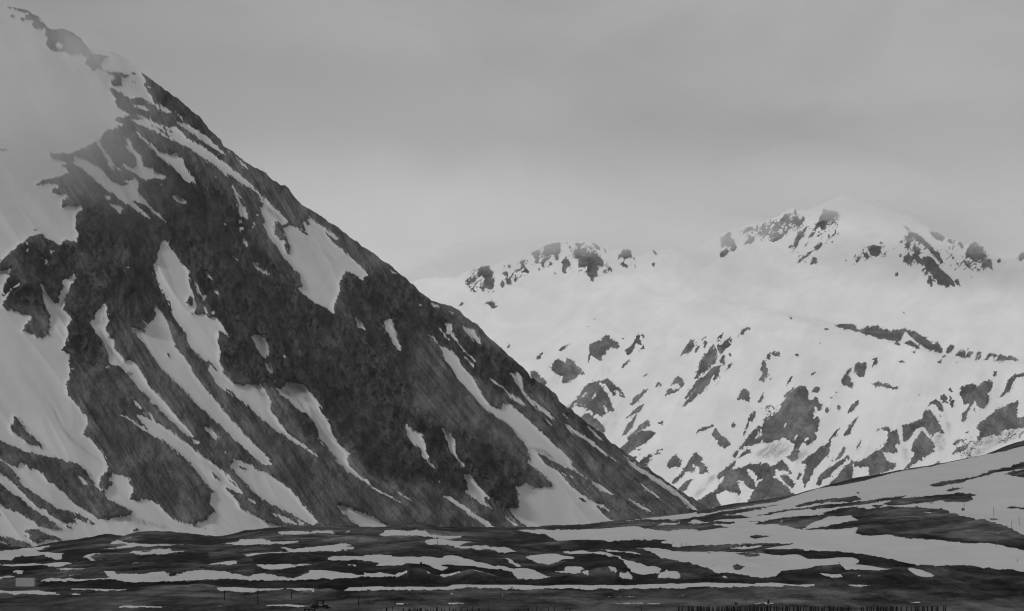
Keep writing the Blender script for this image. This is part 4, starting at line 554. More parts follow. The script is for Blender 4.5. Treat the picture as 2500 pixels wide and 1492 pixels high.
ZONES = [(1, z_) for z_ in ('J 740,560 990,490 1200,490 1400,540 1450,760 1330,800 1000,760 850,700 750,700', 'J 1510,560 1640,560 1700,700 1540,720', 'J 190,740 320,700 400,900 200,940 120,860', 'J 450,680 560,680 700,640 730,800 450,880',
   'M 200,420 560,320 900,220 1000,330 800,450 450,520 350,560 200,600', 'M 1000,340 1300,220 1290,420 1150,520 930,720 830,560', 'M 1400,600 1560,520 1700,480 1720,620 1450,690', 'M 1880,340 2226,560 2260,700 1900,700', 'N 1370,240 1700,330 1960,450 1960,600 1600,600 1450,400', 'N 1300,480 1660,740 1480,740 1300,640',
   'L 1300,440 1420,380 1520,400 1480,500 1380,520', 'O 1600,870 2100,790 2226,780 2226,840 1660,1060')]
zn = sample(box(box(paint(ZONES, 0, 3, 1), 5), 4), PX, PY)
spk = fbm(A_ / 3.6 + 40, B_ / 15, 3, 421, 0.6, True) + 0.6 * fbm(A_ / 30, B_ / 45, 2, 431)
sn = np.clip(sn - zn * np.clip((spk - 0.27) * 9, 0, 1), 0, 1)
a_, b_ = Wp[..., 0] - Wp[..., 2] * 0.8, Wp[..., 2] + Wp[..., 0] * 0.5
g = fbm(a_ / 330, b_ / 900, 3, 61, 0.5, False) * 185 * low + fbm(a_ / 110, b_ / 330, 3, 71, 0.55, True) * 14 * low
g += (fbm(Wp[..., 0] / 60, Wp[..., 2] / 60, 4, 81, 0.6, True) * 34) * np.clip(1 - sn * .5 - snw * .5, 0, 1)
P = to_world(PX, PY, D - g)
back = []
for dd, dz in ((60, -20), (300, -130), (900, -450), (2200, -1000)):
    q = P[0].copy(); q[:, 1] += dd; q[:, 2] = np.maximum(q[:, 2] + dz, -30); back.append(q)
nb = len(back); P = np.concatenate([np.stack(back[::-1]), P], 0)
flow = np.stack([(P[..., 0] - P[..., 2] * 0.8), (P[..., 2] + P[..., 0] * 0.5), P[..., 1] * 0.4], -1)
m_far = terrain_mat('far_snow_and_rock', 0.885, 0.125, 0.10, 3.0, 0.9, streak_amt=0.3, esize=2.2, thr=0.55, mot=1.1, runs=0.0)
grid_mesh('mountain_range', P, m_far, dict(snow=ext(sn), dirt=ext(sample(far_dirt, PX, PY)), crag=ext(np.clip((900 - PY) / 200, 0, 1)), flow=flow), 'hazy snow covered mountain range with patches of bare rock behind the valley')

# --- valley floor, rising to the low hill on the right
val_m = paint(VALLEY, 0, 1, 0); val_m = val_m * 0.35 + box(val_m, 1) * 0.65
xs = columns(-900, -120, 2640, 3500, 2.5, 12)
ycr = curve(CREST, xs); xg = np.arange(-900, 3501, 4.0); yg = curve(CREST, xg); kk = np.exp(-np.linspace(-2.5, 2.5, 61) ** 2); kk /= kk.sum()
ycs = np.interp(xs, xg, np.convolve(np.pad(yg, 30, mode='edge'), kk, 'valid'))            # smoothed crest, sets the lie of the land
yc = ycr + fbm(xs / 16, xs * 0 + 4, 3, 19) * 3.2
Dc = np.interp(xs, [-900, 0, 600, 1250, 1700, 2500, 3500], [1900, 1980, 2250, 2420, 2550, 2600, 2600.0])
NV1 = 250
s = (np.linspace(0, 1, NV1)[:, None])
PX = np.repeat(xs[None, :], NV1, 0); PY = yc[None, :] + (1512 - yc)[None, :] * s
u = (PY - ycs[None, :]) / (1492 - ycs)[None, :]
invD = 1 / Dc[None, :] + (1 / 805.6 - 1 / Dc[None, :]) * u
more = np.array([1520, 1535, 1560, 1600, 1660, 1750, 1900, 2150, 2600, 3400, 5200, 9000, 20000.0])[:, None]
PX = np.concatenate([PX, np.repeat(xs[None, :], len(more), 0)]); PY2 = np.repeat(more, len(xs), 1)
PY = np.concatenate([PY, PY2]); invD = np.concatenate([invD, (PY2 - HY) / (EYE * FOC)]); D = 1 / invD
P = to_world(PX, PY, D)
fade = np.clip((PY - yc[None, :]) / 14.0, 0, 1)
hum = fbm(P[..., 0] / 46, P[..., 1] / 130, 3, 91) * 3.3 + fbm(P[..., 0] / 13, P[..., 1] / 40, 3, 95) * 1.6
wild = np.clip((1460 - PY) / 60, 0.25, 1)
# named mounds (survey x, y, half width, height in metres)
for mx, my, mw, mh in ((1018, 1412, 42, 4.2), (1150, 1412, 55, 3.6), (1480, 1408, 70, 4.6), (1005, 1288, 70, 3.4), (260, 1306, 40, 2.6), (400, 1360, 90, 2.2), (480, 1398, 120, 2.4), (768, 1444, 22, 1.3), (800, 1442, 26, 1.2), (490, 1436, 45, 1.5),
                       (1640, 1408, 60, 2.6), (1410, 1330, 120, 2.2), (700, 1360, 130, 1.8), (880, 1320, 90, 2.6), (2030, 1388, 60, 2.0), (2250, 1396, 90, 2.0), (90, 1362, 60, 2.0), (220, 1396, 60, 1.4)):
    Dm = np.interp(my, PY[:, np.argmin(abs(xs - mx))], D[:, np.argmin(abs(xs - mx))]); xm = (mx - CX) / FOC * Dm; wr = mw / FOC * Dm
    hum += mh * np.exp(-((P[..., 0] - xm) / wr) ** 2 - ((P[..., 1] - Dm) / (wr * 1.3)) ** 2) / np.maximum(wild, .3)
sn = sample(val_m, PX + fbm(PX / 14, PY / 7, 2, 5) * 5, PY + fbm(PX / 16, PY / 9, 2, 9) * 1.8)
vw = sample(box(val_m, 3), PX, PY); band = np.clip(4 * vw * (1 - vw), 0, 1)
sn = np.clip(sn + band * (fbm(PX / 9, PY / 2.6, 3, 501, 0.65) * 1.3), 0, 1)
P[..., 2] += hum * fade * wild + np.clip(sample(val_m, PX, PY), 0, 1) * 0.25
GP, GY, GX = P.copy(), PY.copy(), xs.copy()
back = []
for dd, dz in ((25, -2), (110, -9), (320, -17)):
    q = P[0].copy(); q[:, 1] += dd; q[:, 2] += dz; back.append(q)
for dist in (5200.0, 12000.0, 60000.0):
    q = P[0].copy(); q[:, 0] *= dist / q[:, 1]; q[:, 1] = dist; q[:, 2] = -8; back.append(q)
nb = len(back); P = np.concatenate([np.stack(back[::-1]), P], 0)
BLACK = ['Q 1455,560 1520,530 1590,520 1700,570 1790,605 1840,575 1900,545 2100,545 2250,590 2370,590 2480,660 2310,668 2230,630 2000,668 1870,640 1780,630 1620,672 1460,672',
 'R 560,520 700,480 900,470 1050,500 1130,550 1190,625 1430,640 1410,668 1200,672 1030,660 940,610 770,665 740,620 690,600 725,575 540,550 420,580 440,560',
 'Q 740,505 950,500 1100,515 1200,545 1390,565 1440,560 1450,640 1330,640 1160,625 1040,640 930,620 520,610 390,650 0,620 0,585 200,590 560,560',
 'X 80,1416 400,1421 1000,1414 1600,1414 1860,1424 1600,1423 1250,1427 860,1432 100,1432', 'P 620,400 900,390 1000,410 780,460 1060,490 540,520 600,470', 'P 1350,430 1990,430 1980,460 1600,540 1380,530 1300,460',
 'P 0,545 420,560 620,590 230,610 0,640', 'P 640,310 1000,250 1100,265 1180,290 1000,335 520,350 380,375', 'P 1280,280 1400,235 1800,250 2100,285 2300,300 2100,345 1800,350 1330,325', 'S 1500,522 2000,550 2487,592 2487,640 2300,640 1800,600',
 'S 0,390 600,385 1000,440 1300,495 1600,535 1200,520 900,480 500,440 0,420', 'T 1200,750 1450,770 1800,800 2100,850 2487,890 2487,915 2200,872 1800,832 1450,797 1200,787', 'R 560,340 900,340 1100,325 1500,310 1550,350 1500,385 1100,370 700,380', 'P 380,700 1100,695 1800,700 2487,700 2487,745 1200,745 600,735 360,720',
 'R 200,60 0,200 400,230 600,300 900,340 700,370 300,330 0,300', 'Q 0,480 400,440 800,420 690,480 560,545 0,545', 'Q 1300,250 1900,290 2487,260 2487,330 2000,300 1500,300']
blk = box(box(paint([(1, b_) for b_ in BLACK], 0, 2, 1), 2), 1)
bk = ext(sample(blk, PX + fbm(PX / 20, PY / 6, 3, 7) * 14, PY + fbm(PX / 30, PY / 8, 3, 8) * 5))
crg = fbm(P[..., 0] / 60, P[..., 1] / 170, 4, 44, 0.6) * 2.6 + 0.42 + bk * 0.7 - 0.30 * ext(hum * fade) + np.clip((ext(PY) - 1300) / 100, 0, 1) * np.clip((1436 - ext(PY)) / 10, 0, 1) * 0.2 - np.clip((ext(PY) - 1436) / 8, 0, 1) * 0.42  # hollows darkened and mound tops paled in the heath colour as painted shading
flow = P * np.array([1, 0.30, 1.0])
m_val = terrain_mat('heath_and_cloud_shaded_snow', 0.45, 0.074, 0.015, 1.0, 0.8, streak=(0.035, 0.075), streak_amt=0.55, bump=1.8, esize=1.6, thr=0.46, mot=0.6, fsize=9.0)  # snow colour greyed to stand in for local cloud shade
grid_mesh('ground', P, m_val, dict(snow=ext(sn) * 1.0, dirt=ext(sn) * 0, crag=np.clip(crg, 0, 1), flow=flow), 'dark heath valley floor with long bands of snow greyed for cloud shade')
def ground_at(px, py):
    j = int(np.argmin(abs(GX - px)))
    D_ = np.interp(py, GY[:, j], GP[:, j, 1]); z = np.interp(py, GY[:, j], GP[:, j, 2])
    return Vector(((px - CX) / FOC * D_, D_, z)), D_ / FOC                 # position and metres per survey pixel
# a wide base sheet so that the land goes on behind and beside the camera
m_b, t_b, b_b = new_mat('heath'); bn = noise_tex(t_b, t_b.nodes.new('ShaderNodeTexCoord').outputs['Object'], 0.01, 6, 0.6)
t_b.links.new(ramp(t_b, bn, [(0.3, 0.03), (0.7, 0.09)]), b_b.inputs['Base Color'])
me = bpy.data.meshes.new('moorland'); me.from_pydata([(-70000, -70000, -34), (70000, -70000, -34), (70000, 70000, -34), (-70000, 70000, -34)], [], [(0, 1, 2, 3)]); me.materials.append(m_b)
o = bpy.data.objects.new('moorland', me); col.objects.link(o); o['kind'] = 'structure'; o['label'] = 'wide dark moorland plain around the valley'

# ---------------------------------------------------------------- haze and hill fog
def vol_mat(name, dens, colr=0.95, an=0.0):
    m = bpy.data.materials.new(name); m.use_nodes = True; t = m.node_tree; t.nodes.clear()
    o_ = t.nodes.new('ShaderNodeOutputMaterial'); v = t.nodes.new('ShaderNodeVolumePrincipled')
    v.inputs['Color'].default_value = (colr, colr, colr, 1); v.inputs['Density'].default_value = dens; v.inputs['Anisotropy'].default_value = an
    t.links.new(v.outputs[0], o_.inputs['Volume']); return m
def haze_box(x0, x1, y0, y1, z0, z1, dens):
    v = [(x, y, z) for z in (z0, z1) for x, y in ((x0, y0), (x1, y0), (x1, y1), (x0, y1))]
    me = bpy.data.meshes.new('haze'); me.from_pydata(v, [], [(0, 3, 2, 1), (4, 5, 6, 7), (0, 1, 5, 4), (1, 2, 6, 5), (2, 3, 7, 6), (3, 0, 4, 7)])
    me.materials.append(vol_mat('haze', dens)); o = bpy.data.objects.new('haze', me); col.objects.link(o); o['kind'] = 'stuff'; o['label'] = 'thin pale haze filling the valley air'
haze_box(-71000, 71000, -71000, 71000, -36, 1460, 2.0e-5)

def fog_bank(px, py, wx, wy, wd, tilt, dens, lab, D_=None, n=4, albedo=0.9):
    """a drifting bank of cloud: nested uneven shells of thin even fog, denser towards the middle"""
    if D_ is None: D_ = float(face_depth(np.array(px * 1.0), np.array(py * 1.0))) - wd * 0.45
    c = to_world(np.array(px * 1.0), np.array(py * 1.0), np.array(D_ * 1.0)); k = D_ / FOC; mat = vol_mat('cloud_bank', dens, albedo); r_ = random.Random(int(px * 7 + py))
    N1, N2 = 40, 20
    for s_ in range(n):
        q = 1 - s_ * 0.78 / n; v = []; f = []; ph1, ph2, ph3 = r_.uniform(0, 6), r_.uniform(0, 6), r_.uniform(0, 6); ox, oz = r_.uniform(-.22, .22) * (1 - q), r_.uniform(-.22, .22) * (1 - q)
        for j in range(N2 + 1):
            for i in range(N1):
                ph, th = math.pi * j / N2, 2 * math.pi * i / N1; x, y, z = math.sin(ph) * math.cos(th), math.sin(ph) * math.sin(th), math.cos(ph)
                w_ = q * (1 + 0.13 * math.sin(3 * x + 2.2 * z + ph1) + 0.10 * math.sin(5 * z - 3 * x + ph2) + 0.06 * math.sin(9 * x + 4 * z + ph3))
                v.append(((x * w_ + ox) * wx * k, y * w_ * wd, (z * w_ + oz) * wy * k))
        for j in range(N2):
            for i in range(N1): a = j * N1 + i; b = j * N1 + (i + 1) % N1; f.append((a, a + N1, b + N1, b))
        me = bpy.data.meshes.new('cloud_bank'); me.from_pydata(v, [], f); me.validate(); me.materials.append(mat)
        o = bpy.data.objects.new('cloud_bank', me); col.objects.link(o); o.location = c; o.rotation_euler = (0, tilt, 0); o['kind'] = 'stuff'; o['label'] = lab
fog_bank(225, 150, 125, 62, 70, 0.75, 0.0013, 'small cloud drifting over the upper ridge of the near mountain', n=8)
fog_bank(70, 330, 430, 330, 180, 0.3, 0.0006, 'thin cloud lying over the big snow slope at the upper left', n=7)
fog_bank(110, 60, 150, 60, 60, 0.6, 0.0005, 'wisp of cloud at the summit in the upper left corner', n=5)
fog_bank(2090, 470, 360, 80, 420, 0.1, 0.0006, 'cloud hiding the highest far summit', 7200, n=6, albedo=0.985)
fog_bank(1640, 585, 300, 50, 380, -0.05, 0.0007, 'cloud blurring the far saddle in the middle', 7250, n=5, albedo=0.985)
fog_bank(1230, 630, 240, 55, 380, -0.2, 0.0006, 'cloud blurring the left end of the far ridge', 7250, n=5, albedo=0.985)
fog_bank(2330, 550, 240, 60, 380, 0.3, 0.0006, 'cloud blurring the right end of the far ridge', 7250, n=5, albedo=0.985)
# ---------------------------------------------------------------- small things on the valley floor
def simple_mat(name, v, scale=4.0, var=0.35, rough=0.85, stretch=(1, 1, 1)):
    m, t, b = new_mat(name); n = noise_tex(t, t.nodes.new('ShaderNodeTexCoord').outputs['Object'], scale, 5, 0.6, 0, stretch)
    t.links.new(ramp(t, n, [(0.3, v * (1 - var)), (0.7, v * (1 + var))]), b.inputs['Base Color']); b.inputs['Roughness'].default_value = rough
    return m
M_wood = simple_mat('weathered_wood', 0.009, 3, 0.4, stretch=(4, 4, 0.4)); M_pole = simple_mat('grey_pole_wood', 0.03, 3, 0.35, stretch=(4, 4, 0.4))
M_pale = simple_mat('pale_pole_wood', 0.17, 3, 0.3); M_rust = simple_mat('dark_rusty_steel', 0.009, 3, 0.5); M_tyre = simple_mat('old_rubber', 0.012, 5, 0.3)
M_box = simple_mat('pale_grey_painted_steel', 0.37, 0.6, 0.08); M_trim = simple_mat('grey_steel_trim', 0.22, 1.5, 0.2); M_rock = simple_mat('dark_boulder', 0.04, 0.8, 0.5); M_sign = simple_mat('faded_white_paint', 0.5, 2, 0.2)
class MB:
    def __init__(s): s.v, s.f = [], []
    def ring_tube(s, path, n=8):
        """path: list of (x, y, z, radius)"""
        b0 = len(s.v)
        for (x, y, z, r) in path:
            for k in range(n): a = 2 * math.pi * k / n; s.v.append((x + r * math.cos(a), y + r * math.sin(a), z))
        for i in range(len(path) - 1):
            for k in range(n): a = b0 + i * n + k; b = b0 + i * n + (k + 1) % n; s.f.append((a, b, b + n, a + n))
        s.f.append(tuple(b0 + k for k in range(n))[::-1]); s.f.append(tuple(b0 + (len(path) - 1) * n + k for k in range(n)))
    def box(s, x0, x1, y0, y1, z0, z1):
        b = len(s.v); s.v += [(x, y, z) for z in (z0, z1) for x, y in ((x0, y0), (x1, y0), (x1, y1), (x0, y1))]
        s.f += [tuple(b + i for i in q) for q in ((0, 3, 2, 1), (4, 5, 6, 7), (0, 1, 5, 4), (1, 2, 6, 5), (2, 3, 7, 6), (3, 0, 4, 7))]
    def bar(s, a, b, r, n=6):
        a, b = Vector(a), Vector(b); d = (b - a).normalized(); u = d.orthogonal().normalized(); w_ = d.cross(u); b0 = len(s.v)
        for p in (a, b):
            for k in range(n): t_ = 2 * math.pi * k / n; s.v.append(tuple(p + u * r * math.cos(t_) + w_ * r * math.sin(t_)))
        for k in range(n): s.f.append((b0 + k, b0 + (k + 1) % n, b0 + n + (k + 1) % n, b0 + n + k))
        s.f.append(tuple(b0 + k for k in range(n))[::-1]); s.f.append(tuple(b0 + n + k for k in range(n)))
    def mesh(s, name, mat):
        me = bpy.data.meshes.new(name); me.from_pydata(s.v, [], s.f); me.materials.append(mat); me.validate(); return me
    def build(s, name, mat, parent=None):
        o = bpy.data.objects.new(name, s.mesh(name, mat)); col.objects.link(o); o.parent = parent; return o
def tag(o, label, cat, group=None):
    o['label'] = label; o['category'] = cat
    if group: o['group'] = group
    return o
def empty(name, loc, rz, label, cat, group=None):
    o = bpy.data.objects.new(name, None); col.objects.link(o); o.location = loc; o.rotation_euler = (0, 0, rz); return tag(o, label, cat, group)

# bare poles: shaft with crooked taper, chamfered top
rng = random.Random(4)
POLES = [(548, 1440, 1464, 2.5, M_wood, 0, 'short thick black pole, left one of the pair below the long snow strip'),
         (629.7, 1438, 1475.5, 2.2, M_wood, 0, 'tallest black pole, standing at the left end of a thin snow strip'),
         (712, 1442.5, 1460.7, 2.0, M_wood, 0, 'short black pole left of the two small grassy mounds'),
         (763, 1435.5, 1444.5, 0.9, M_pole, 0, 'thin grey pole in front of the snow strip beside the small mounds'),
         (876, 1453, 1481, 2.5, M_wood, 0, 'black pole standing alone right of the derelict vehicle'),
         (1068, 1315, 1331, 0.9, M_pole, 0, 'thin pole rising from the snow patch in the middle of the valley'),
         (1415.5, 1429, 1439, 0.9, M_pole, 0, 'thin pole against the long flat snow band in the centre'),
         (1664, 1325, 1332.6, 0.9, M_pole, 0, 'left of the two thin posts standing close together on the white slope'),
         (1675, 1325, 1332.6, 0.9, M_pole, 0, 'right of the two thin posts standing close together on the white slope'),
         (2354, 1224, 1244.8, 0.9, M_pole, 0, 'thin pole on a small painted shadow, leftmost on the snowy hill'),
         (2426.5, 1243, 1268, 0.8, M_pole, -0.05, 'thin pole leaning slightly left above a painted shadow patch on the snowy hill'),
         (2470, 1272.5, 1295, 0.9, M_pole, 0, 'thin pole at the upper edge of the dark slope near the right border'),
         (2488, 1262, 1287.6, 0.9, M_pole, 0, 'rightmost thin pole on the open snow of the hill'),
         (2433.5, 1318.5, 1338, 0.8, M_pale, 0.04, 'pale pole at the lower edge of the dark slope on the right'),
         (2483, 1361, 1371.5, 0.9, M_pole, 0.28, 'short leaning stake in the snow near the right border'),
         (2307.5, 1226, 1231, 0.8, M_pole, 0, 'tiny stake at the edge of a bare patch on the snowy hill'),
         (541.7, 1302, 1309, 0.7, M_pole, 0.05, 'tiny thin stake at the foot of the mountain on the snow'),
         (159.5, 1398, 1407, 0.8, M_pale, 0, 'pale post on the dark mound above the grey container'),
         (267.6, 1437, 1444, 0.8, M_pole, 0, 'small stake in the snow strip right of the grey container'),
         (1228, 1450.5, 1456.5, 0.8, M_sign, -0.25, 'small pale leaning stick on the dark heath in the centre'),
         (1667, 1450, 1456, 0.7, M_sign, 0.15, 'small pale stick on the dark heath right of the centre')]
for px, yt_, yb_, wpx, mt, lean, lab in POLES:
    p, k = ground_at(px, yb_); h = (yb_ - yt_) * k; r = wpx * k * 0.5
    m = MB(); n = 6; pts = []
    for i in range(n): z = h * i / (n - 1); pts.append((math.sin(i * 1.3 + px) * r * 0.35 + lean * z, 0, z, r * (1.12 - 0.3 * i / (n - 1))))
    pts = [(pts[0][0], 0, -0.8, r * 1.25)] + pts + [(pts[-1][0], 0, h + r * 0.5, r * 0.45)]
    m.ring_tube(pts, 8)
    nm = 'wooden_pole' if h > 2.4 else 'wooden_stake'
    o = m.build(nm, mt); o.location = p; tag(o, lab, 'pole' if h > 2.4 else 'stake')

# pilings of the ruined pier along the lower border
def px_of(tile, s_): ox, sc_ = tile; return [ox + float(v) / sc_ for v in s_.split()]
T1 = (1650, 6.2175); T2 = (2050, 5.527); T3 = (900, 6.2175); T4 = (1300, 6.2175)
right = px_of(T1, '45 92 190 210 240 265 325 350 375 395 430 470 490 510 565 630 650 690 710 740 775 790 820 840 870 890 935 960 985 1050 1080 1120 1140 1170 1195 1225 1250 1290 1310 1345 1380 1395 1440 1495 1530 1550 1580 1620 1665 1690 1730 1790 1840 1860 1885 1935 1975 2035 2060 2095 2120 2165 2225 2250 2330 2355 2385 2450') \
      + px_of(T2, '20 45 120 290 320 375 405 430 455 500 520 545 590 620 635 690 710 720 760 775 830 905 970 1025 1045 1070 1120 1140 1190 1235 1250 1300 1320 1400 1425')
left = [(x, y) for x, y in zip(px_of(T3, '190 275 370 525 600 620 640 690 715 740 780 800 860 885 940 980 1035 1045 1110 1150 1230 1285 1325 1385 1405 1500 1575 1670 1825 2270 2425') + px_of(T4, '62 240 325 510 570 1655'),
        [1481, 1483, 1480.5, 1485, 1487, 1486, 1488, 1486, 1487, 1487, 1485, 1486, 1486, 1488, 1486, 1488, 1482, 1486, 1486, 1487, 1481, 1486, 1484, 1486, 1481, 1485, 1479, 1483, 1480, 1485, 1484, 1478.5, 1479, 1478.5, 1479, 1487, 1479.5])]
pile_meshes = []
for i in range(5):
    m = MB(); r = 1.0
    m.ring_tube([(rng.uniform(-.1, .1), rng.uniform(-.1, .1), z, 1.0 + rng.uniform(-.12, .12) - 0.12 * z) for z in (-0.25, 0.0, 0.3, 0.65, 0.9)] + [(0.05 * i, 0, 1.0, 0.55 + .07 * i)], 8)
    pile_meshes.append(m.mesh('wooden_piling', M_wood))
def piling(px, ytop, wpx, lab, grp):
    yb_ = rng.uniform(1500, 1511); p, k = ground_at(px, yb_); h = (yb_ - ytop) * k; r = wpx * k * 0.5
    o = bpy.data.objects.new('wooden_piling', rng.choice(pile_meshes)); col.objects.link(o)
    o.location = p; o.scale = (r, r, h); o.rotation_euler = (rng.uniform(-.03, .03), rng.uniform(-.05, .05), rng.uniform(0, 6)); tag(o, lab, 'piling', grp)
for x in right:
    piling(x, rng.uniform(1479.4, 1481.2), rng.uniform(2.6, 4.6), 'dark upright timber piling in the dense even row at the lower right edge', 'pilings in the dense row at the lower right')
tall = 0; ORD = 'first second third fourth fifth sixth seventh eighth ninth tenth eleventh twelfth thirteenth fourteenth fifteenth sixteenth'.split()
for x, y in left:
    if y < 1482:
        tall += 1
        piling(x, y, rng.uniform(1.5, 2.1), 'tall thin dark post, %s from left of those along lower middle edge' % ORD[tall - 1], 'tall thin posts along the lower middle edge')
    else:
        piling(x, y, rng.uniform(2.2, 4.4), 'short broken dark timber piling in the uneven row at the lower middle edge', 'broken pilings at the lower middle edge')

# pale container on the heath
p, k = ground_at(62.5, 1431); L, Hh, Dp = 46.5 * k, 20.8 * k, 2.6
root = empty('shipping_container', p, R(-2), 'pale grey windowless container box standing on dark heath at the far left', 'container')
m = MB(); n = 22
for i in range(n):
    x0 = -L / 2 + 0.12 + i * (L - 0.24) / n; wd = (L - 0.24) / n
    m.box(x0, x0 + wd * 0.5, -Dp / 2 + 0.05, -Dp / 2 + 0.10, 0.2, Hh - 0.14); m.box(x0 + wd * 0.5, x0 + wd, -Dp / 2 + 0.02, -Dp / 2 + 0.10, 0.2, Hh - 0.14)
m.box(-L / 2 + .12, L / 2 - .12, -Dp / 2 + 0.101, Dp / 2 - 0.05, 0.2, Hh - 0.14); m.build('wall', M_box, root)
m = MB(); m.box(-L / 2, L / 2, -Dp / 2, Dp / 2, Hh - 0.139, Hh); m.build('roof', M_box, root)
m = MB(); m.box(-L / 2, L / 2, -Dp / 2, Dp / 2, -0.3, 0.199); m.build('base_frame', M_trim, root)
for sx in (-1, 1):
    for sy in (-1, 1):
        m = MB(); xa = sx * (L / 2 - 0.06); ya = sy * (Dp / 2 - 0.03); m.box(xa - .059, xa + .059, ya - .06, ya + .06, 0.2, Hh - 0.14); m.build('corner_post', M_trim, root)

# derelict open-cab tractor
p, k = ground_at(781, 1487); S_ = k * 19
root = empty('derelict_tractor', p, R(8), 'black derelict tractor with an open square cab rusting on the heath', 'tractor')
m = MB(); cx_ = 0.28 * S_
for sx in (-1, 1):
    for sy in (-1, 1): m = MB(); m.bar((sx * 0.42 * S_, sy * .35 * S_, 0.35 * S_), (sx * 0.36 * S_, sy * .32 * S_, 0.984 * S_), 0.055 * S_); m.build('cab_post', M_rust, root)
m = MB(); m.box(-.32 * S_, -.1 * S_, -.22 * S_, .22 * S_, 0.361 * S_, .44 * S_); m.box(-.33 * S_, -.27 * S_, -.22 * S_, .22 * S_, 0.441 * S_, .68 * S_); m.build('seat', M_rust, root)
m = MB(); m.box(-.45 * S_, .45 * S_, -.4 * S_, .4 * S_, .985 * S_, 1.045 * S_); m.build('roof', M_rust, root)
m = MB(); m.bar((.47 * S_, 0, .5 * S_), (.47 * S_, 0, 1.15 * S_), 0.03 * S_); m.build('exhaust_pipe', M_rust, root)
m = MB(); m.box(-.75 * S_, 1.1 * S_, -.25 * S_, .25 * S_, .16 * S_, .36 * S_); m.box(.5 * S_, 1.05 * S_, -.2 * S_, .2 * S_, .361 * S_, .48 * S_); m.box(-.95 * S_, -.5 * S_, -.3 * S_, .3 * S_, .1 * S_, .45 * S_); m.build('chassis', M_rust, root)
for x_, r_ in ((-.5, .24), (.85, .17)):
    for sy in (-1, 1):
        t_ = MB(); y_ = sy * .38 * S_; rr = r_ * S_; N_ = 18; b0 = 0
        for yy, q in ((y_ - .07 * S_, .9), (y_ - .05 * S_, 1), (y_ + .05 * S_, 1), (y_ + .07 * S_, .9)):
            for a in range(N_): t_.v.append((x_ * S_ + rr * q * math.cos(2 * math.pi * a / N_), yy, rr + rr * q * math.sin(2 * math.pi * a / N_)))
        for i in range(3):
            for a in range(N_): t_.f.append((i * N_ + a, i * N_ + (a + 1) % N_, (i + 1) * N_ + (a + 1) % N_, (i + 1) * N_ + a))
        t_.f.append(tuple(range(N_))); t_.f.append(tuple(range(3 * N_, 4 * N_))[::-1]); wh = t_.build('wheel', M_tyre, root)
        h_ = MB(); h_.bar((x_ * S_, y_ - .09 * S_, rr), (x_ * S_, y_ + .09 * S_, rr), rr * .35, 10); h_.build('hub', M_rust, wh)
# open steel stand in front of it
p, k = ground_at(756, 1503)
root = empty('steel_stand', p, 0, 'low black open steel frame at the bottom edge left of the tractor', 'frame')
w2, h2 = 13.5 * k, 16 * k
m = MB(); m.box(-w2, w2, -1.2, 1.2, h2 - .14 * 2, h2); m.build('top', M_rust, root)
for x_ in (-w2 + .15, -2.4 * k, w2 - .2):
    for y_ in (-1.0, 1.0): m = MB(); m.box(x_ - .2, x_ + .2, y_ - .15, y_ + .15, -.4, h2 - .281); m.build('leg', M_rust, root)
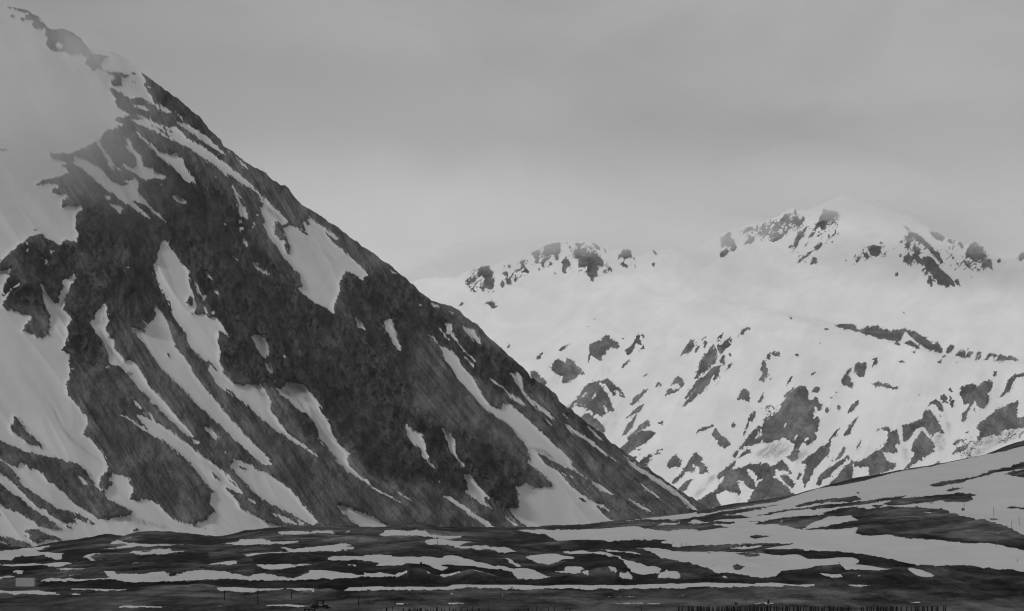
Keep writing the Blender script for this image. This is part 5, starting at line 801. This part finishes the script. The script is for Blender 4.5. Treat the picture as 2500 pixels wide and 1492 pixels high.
# heap of scrap beside the tractor
p, k = ground_at(801, 1486)
m = MB()
for i in range(34):
    a = Vector((rng.gauss(0, 4.5 * k), rng.uniform(-.8, .8), rng.uniform(0, 1.2) * k * 2)); d = Vector((rng.uniform(-1, 1), rng.uniform(-.5, .5), rng.uniform(-.1, 1.0))).normalized() * rng.uniform(2, 7) * k
    m.bar(a, a + d, rng.uniform(.15, .4) * k, 5)
o = m.build('scrap_heap', M_rust); o.location = p; tag(o, 'tangled black scrap metal heap just right of the derelict tractor', 'scrap heap')
p, k = ground_at(767, 1484)
def lump(name, px, py, wpx, hpx, mat, lab, cat, seed, grp=None):
    p, k = ground_at(px, py); r_ = random.Random(seed); m = MB(); nu, nv = 12, 7
    for j in range(nv):
        ph = math.pi * (0.5 - j / (nv - 1) * 0.62) if j else math.pi / 2
        for i in range(nu):
            th = 2 * math.pi * i / nu; q = 1 + r_.uniform(-.16, .16)
            m.v.append((wpx * k / 2 * math.cos(ph) * math.cos(th) * q, wpx * k / 2 * math.cos(ph) * math.sin(th) * q, hpx * k * (math.sin(ph) * q if j else 1)))
    for j in range(nv - 1):
        for i in range(nu): a = j * nu + i; b = j * nu + (i + 1) % nu; m.f.append((a, a + nu, b + nu, b))
    m.f.append(tuple(range(nu))); o = m.build(name, mat); o.location = p; o.rotation_euler = (0, 0, seed); tag(o, lab, cat, grp)
lump('boulder', 1028, 1377.5, 6, 5, M_rock, 'small dark boulder on top of the black mound in the centre', 'boulder', 3)
lump('boulder', 1423, 1398, 11, 7, M_rock, 'dark boulder on the left foot of the large black mound', 'boulder', 4)
lump('boulder', 22, 1312, 9, 5, M_rock, 'dark boulder on the snow at the far left foot of the mountain', 'boulder', 5)
lump('boulder', 939, 1414.5, 4, 3, M_rock, 'little dark rock at the lower edge of the long central snow bank', 'boulder', 6)
lump('boulder', 1347.5, 1468, 3.4, 3.2, M_rock, 'small round black rock on the heath above the pier pilings', 'boulder', 7)
lump('bush', 767, 1485, 17, 9, M_wood, 'low black bush at the end of a snow strip left of the tractor', 'bush', 8)
lump('bush', 1796.5, 1476.5, 8, 6, M_wood, 'small black bush behind the dense row of pilings', 'bush', 9)
lump('wooden_block', 1876, 1475.5, 6, 10, M_wood, 'short thick black stump standing at a thin snow strip behind the pilings', 'stump', 10)
# fallen white sign
p, k = ground_at(1103, 1452)
root = empty('notice_board', p, 0.2, 'tiny pale board with dark marks lying low on the heath in the centre', 'board')
m = MB(); m.box(-3.6 * k, 3.6 * k, -.04, .04, .5 * k, 3.4 * k); m.build('panel', M_sign, root)
for x_ in (-2.6, 2.6): m = MB(); m.box(x_ * k - .05, x_ * k + .05, .041, .13, -.3, 3.2 * k); m.build('leg', M_pole, root)
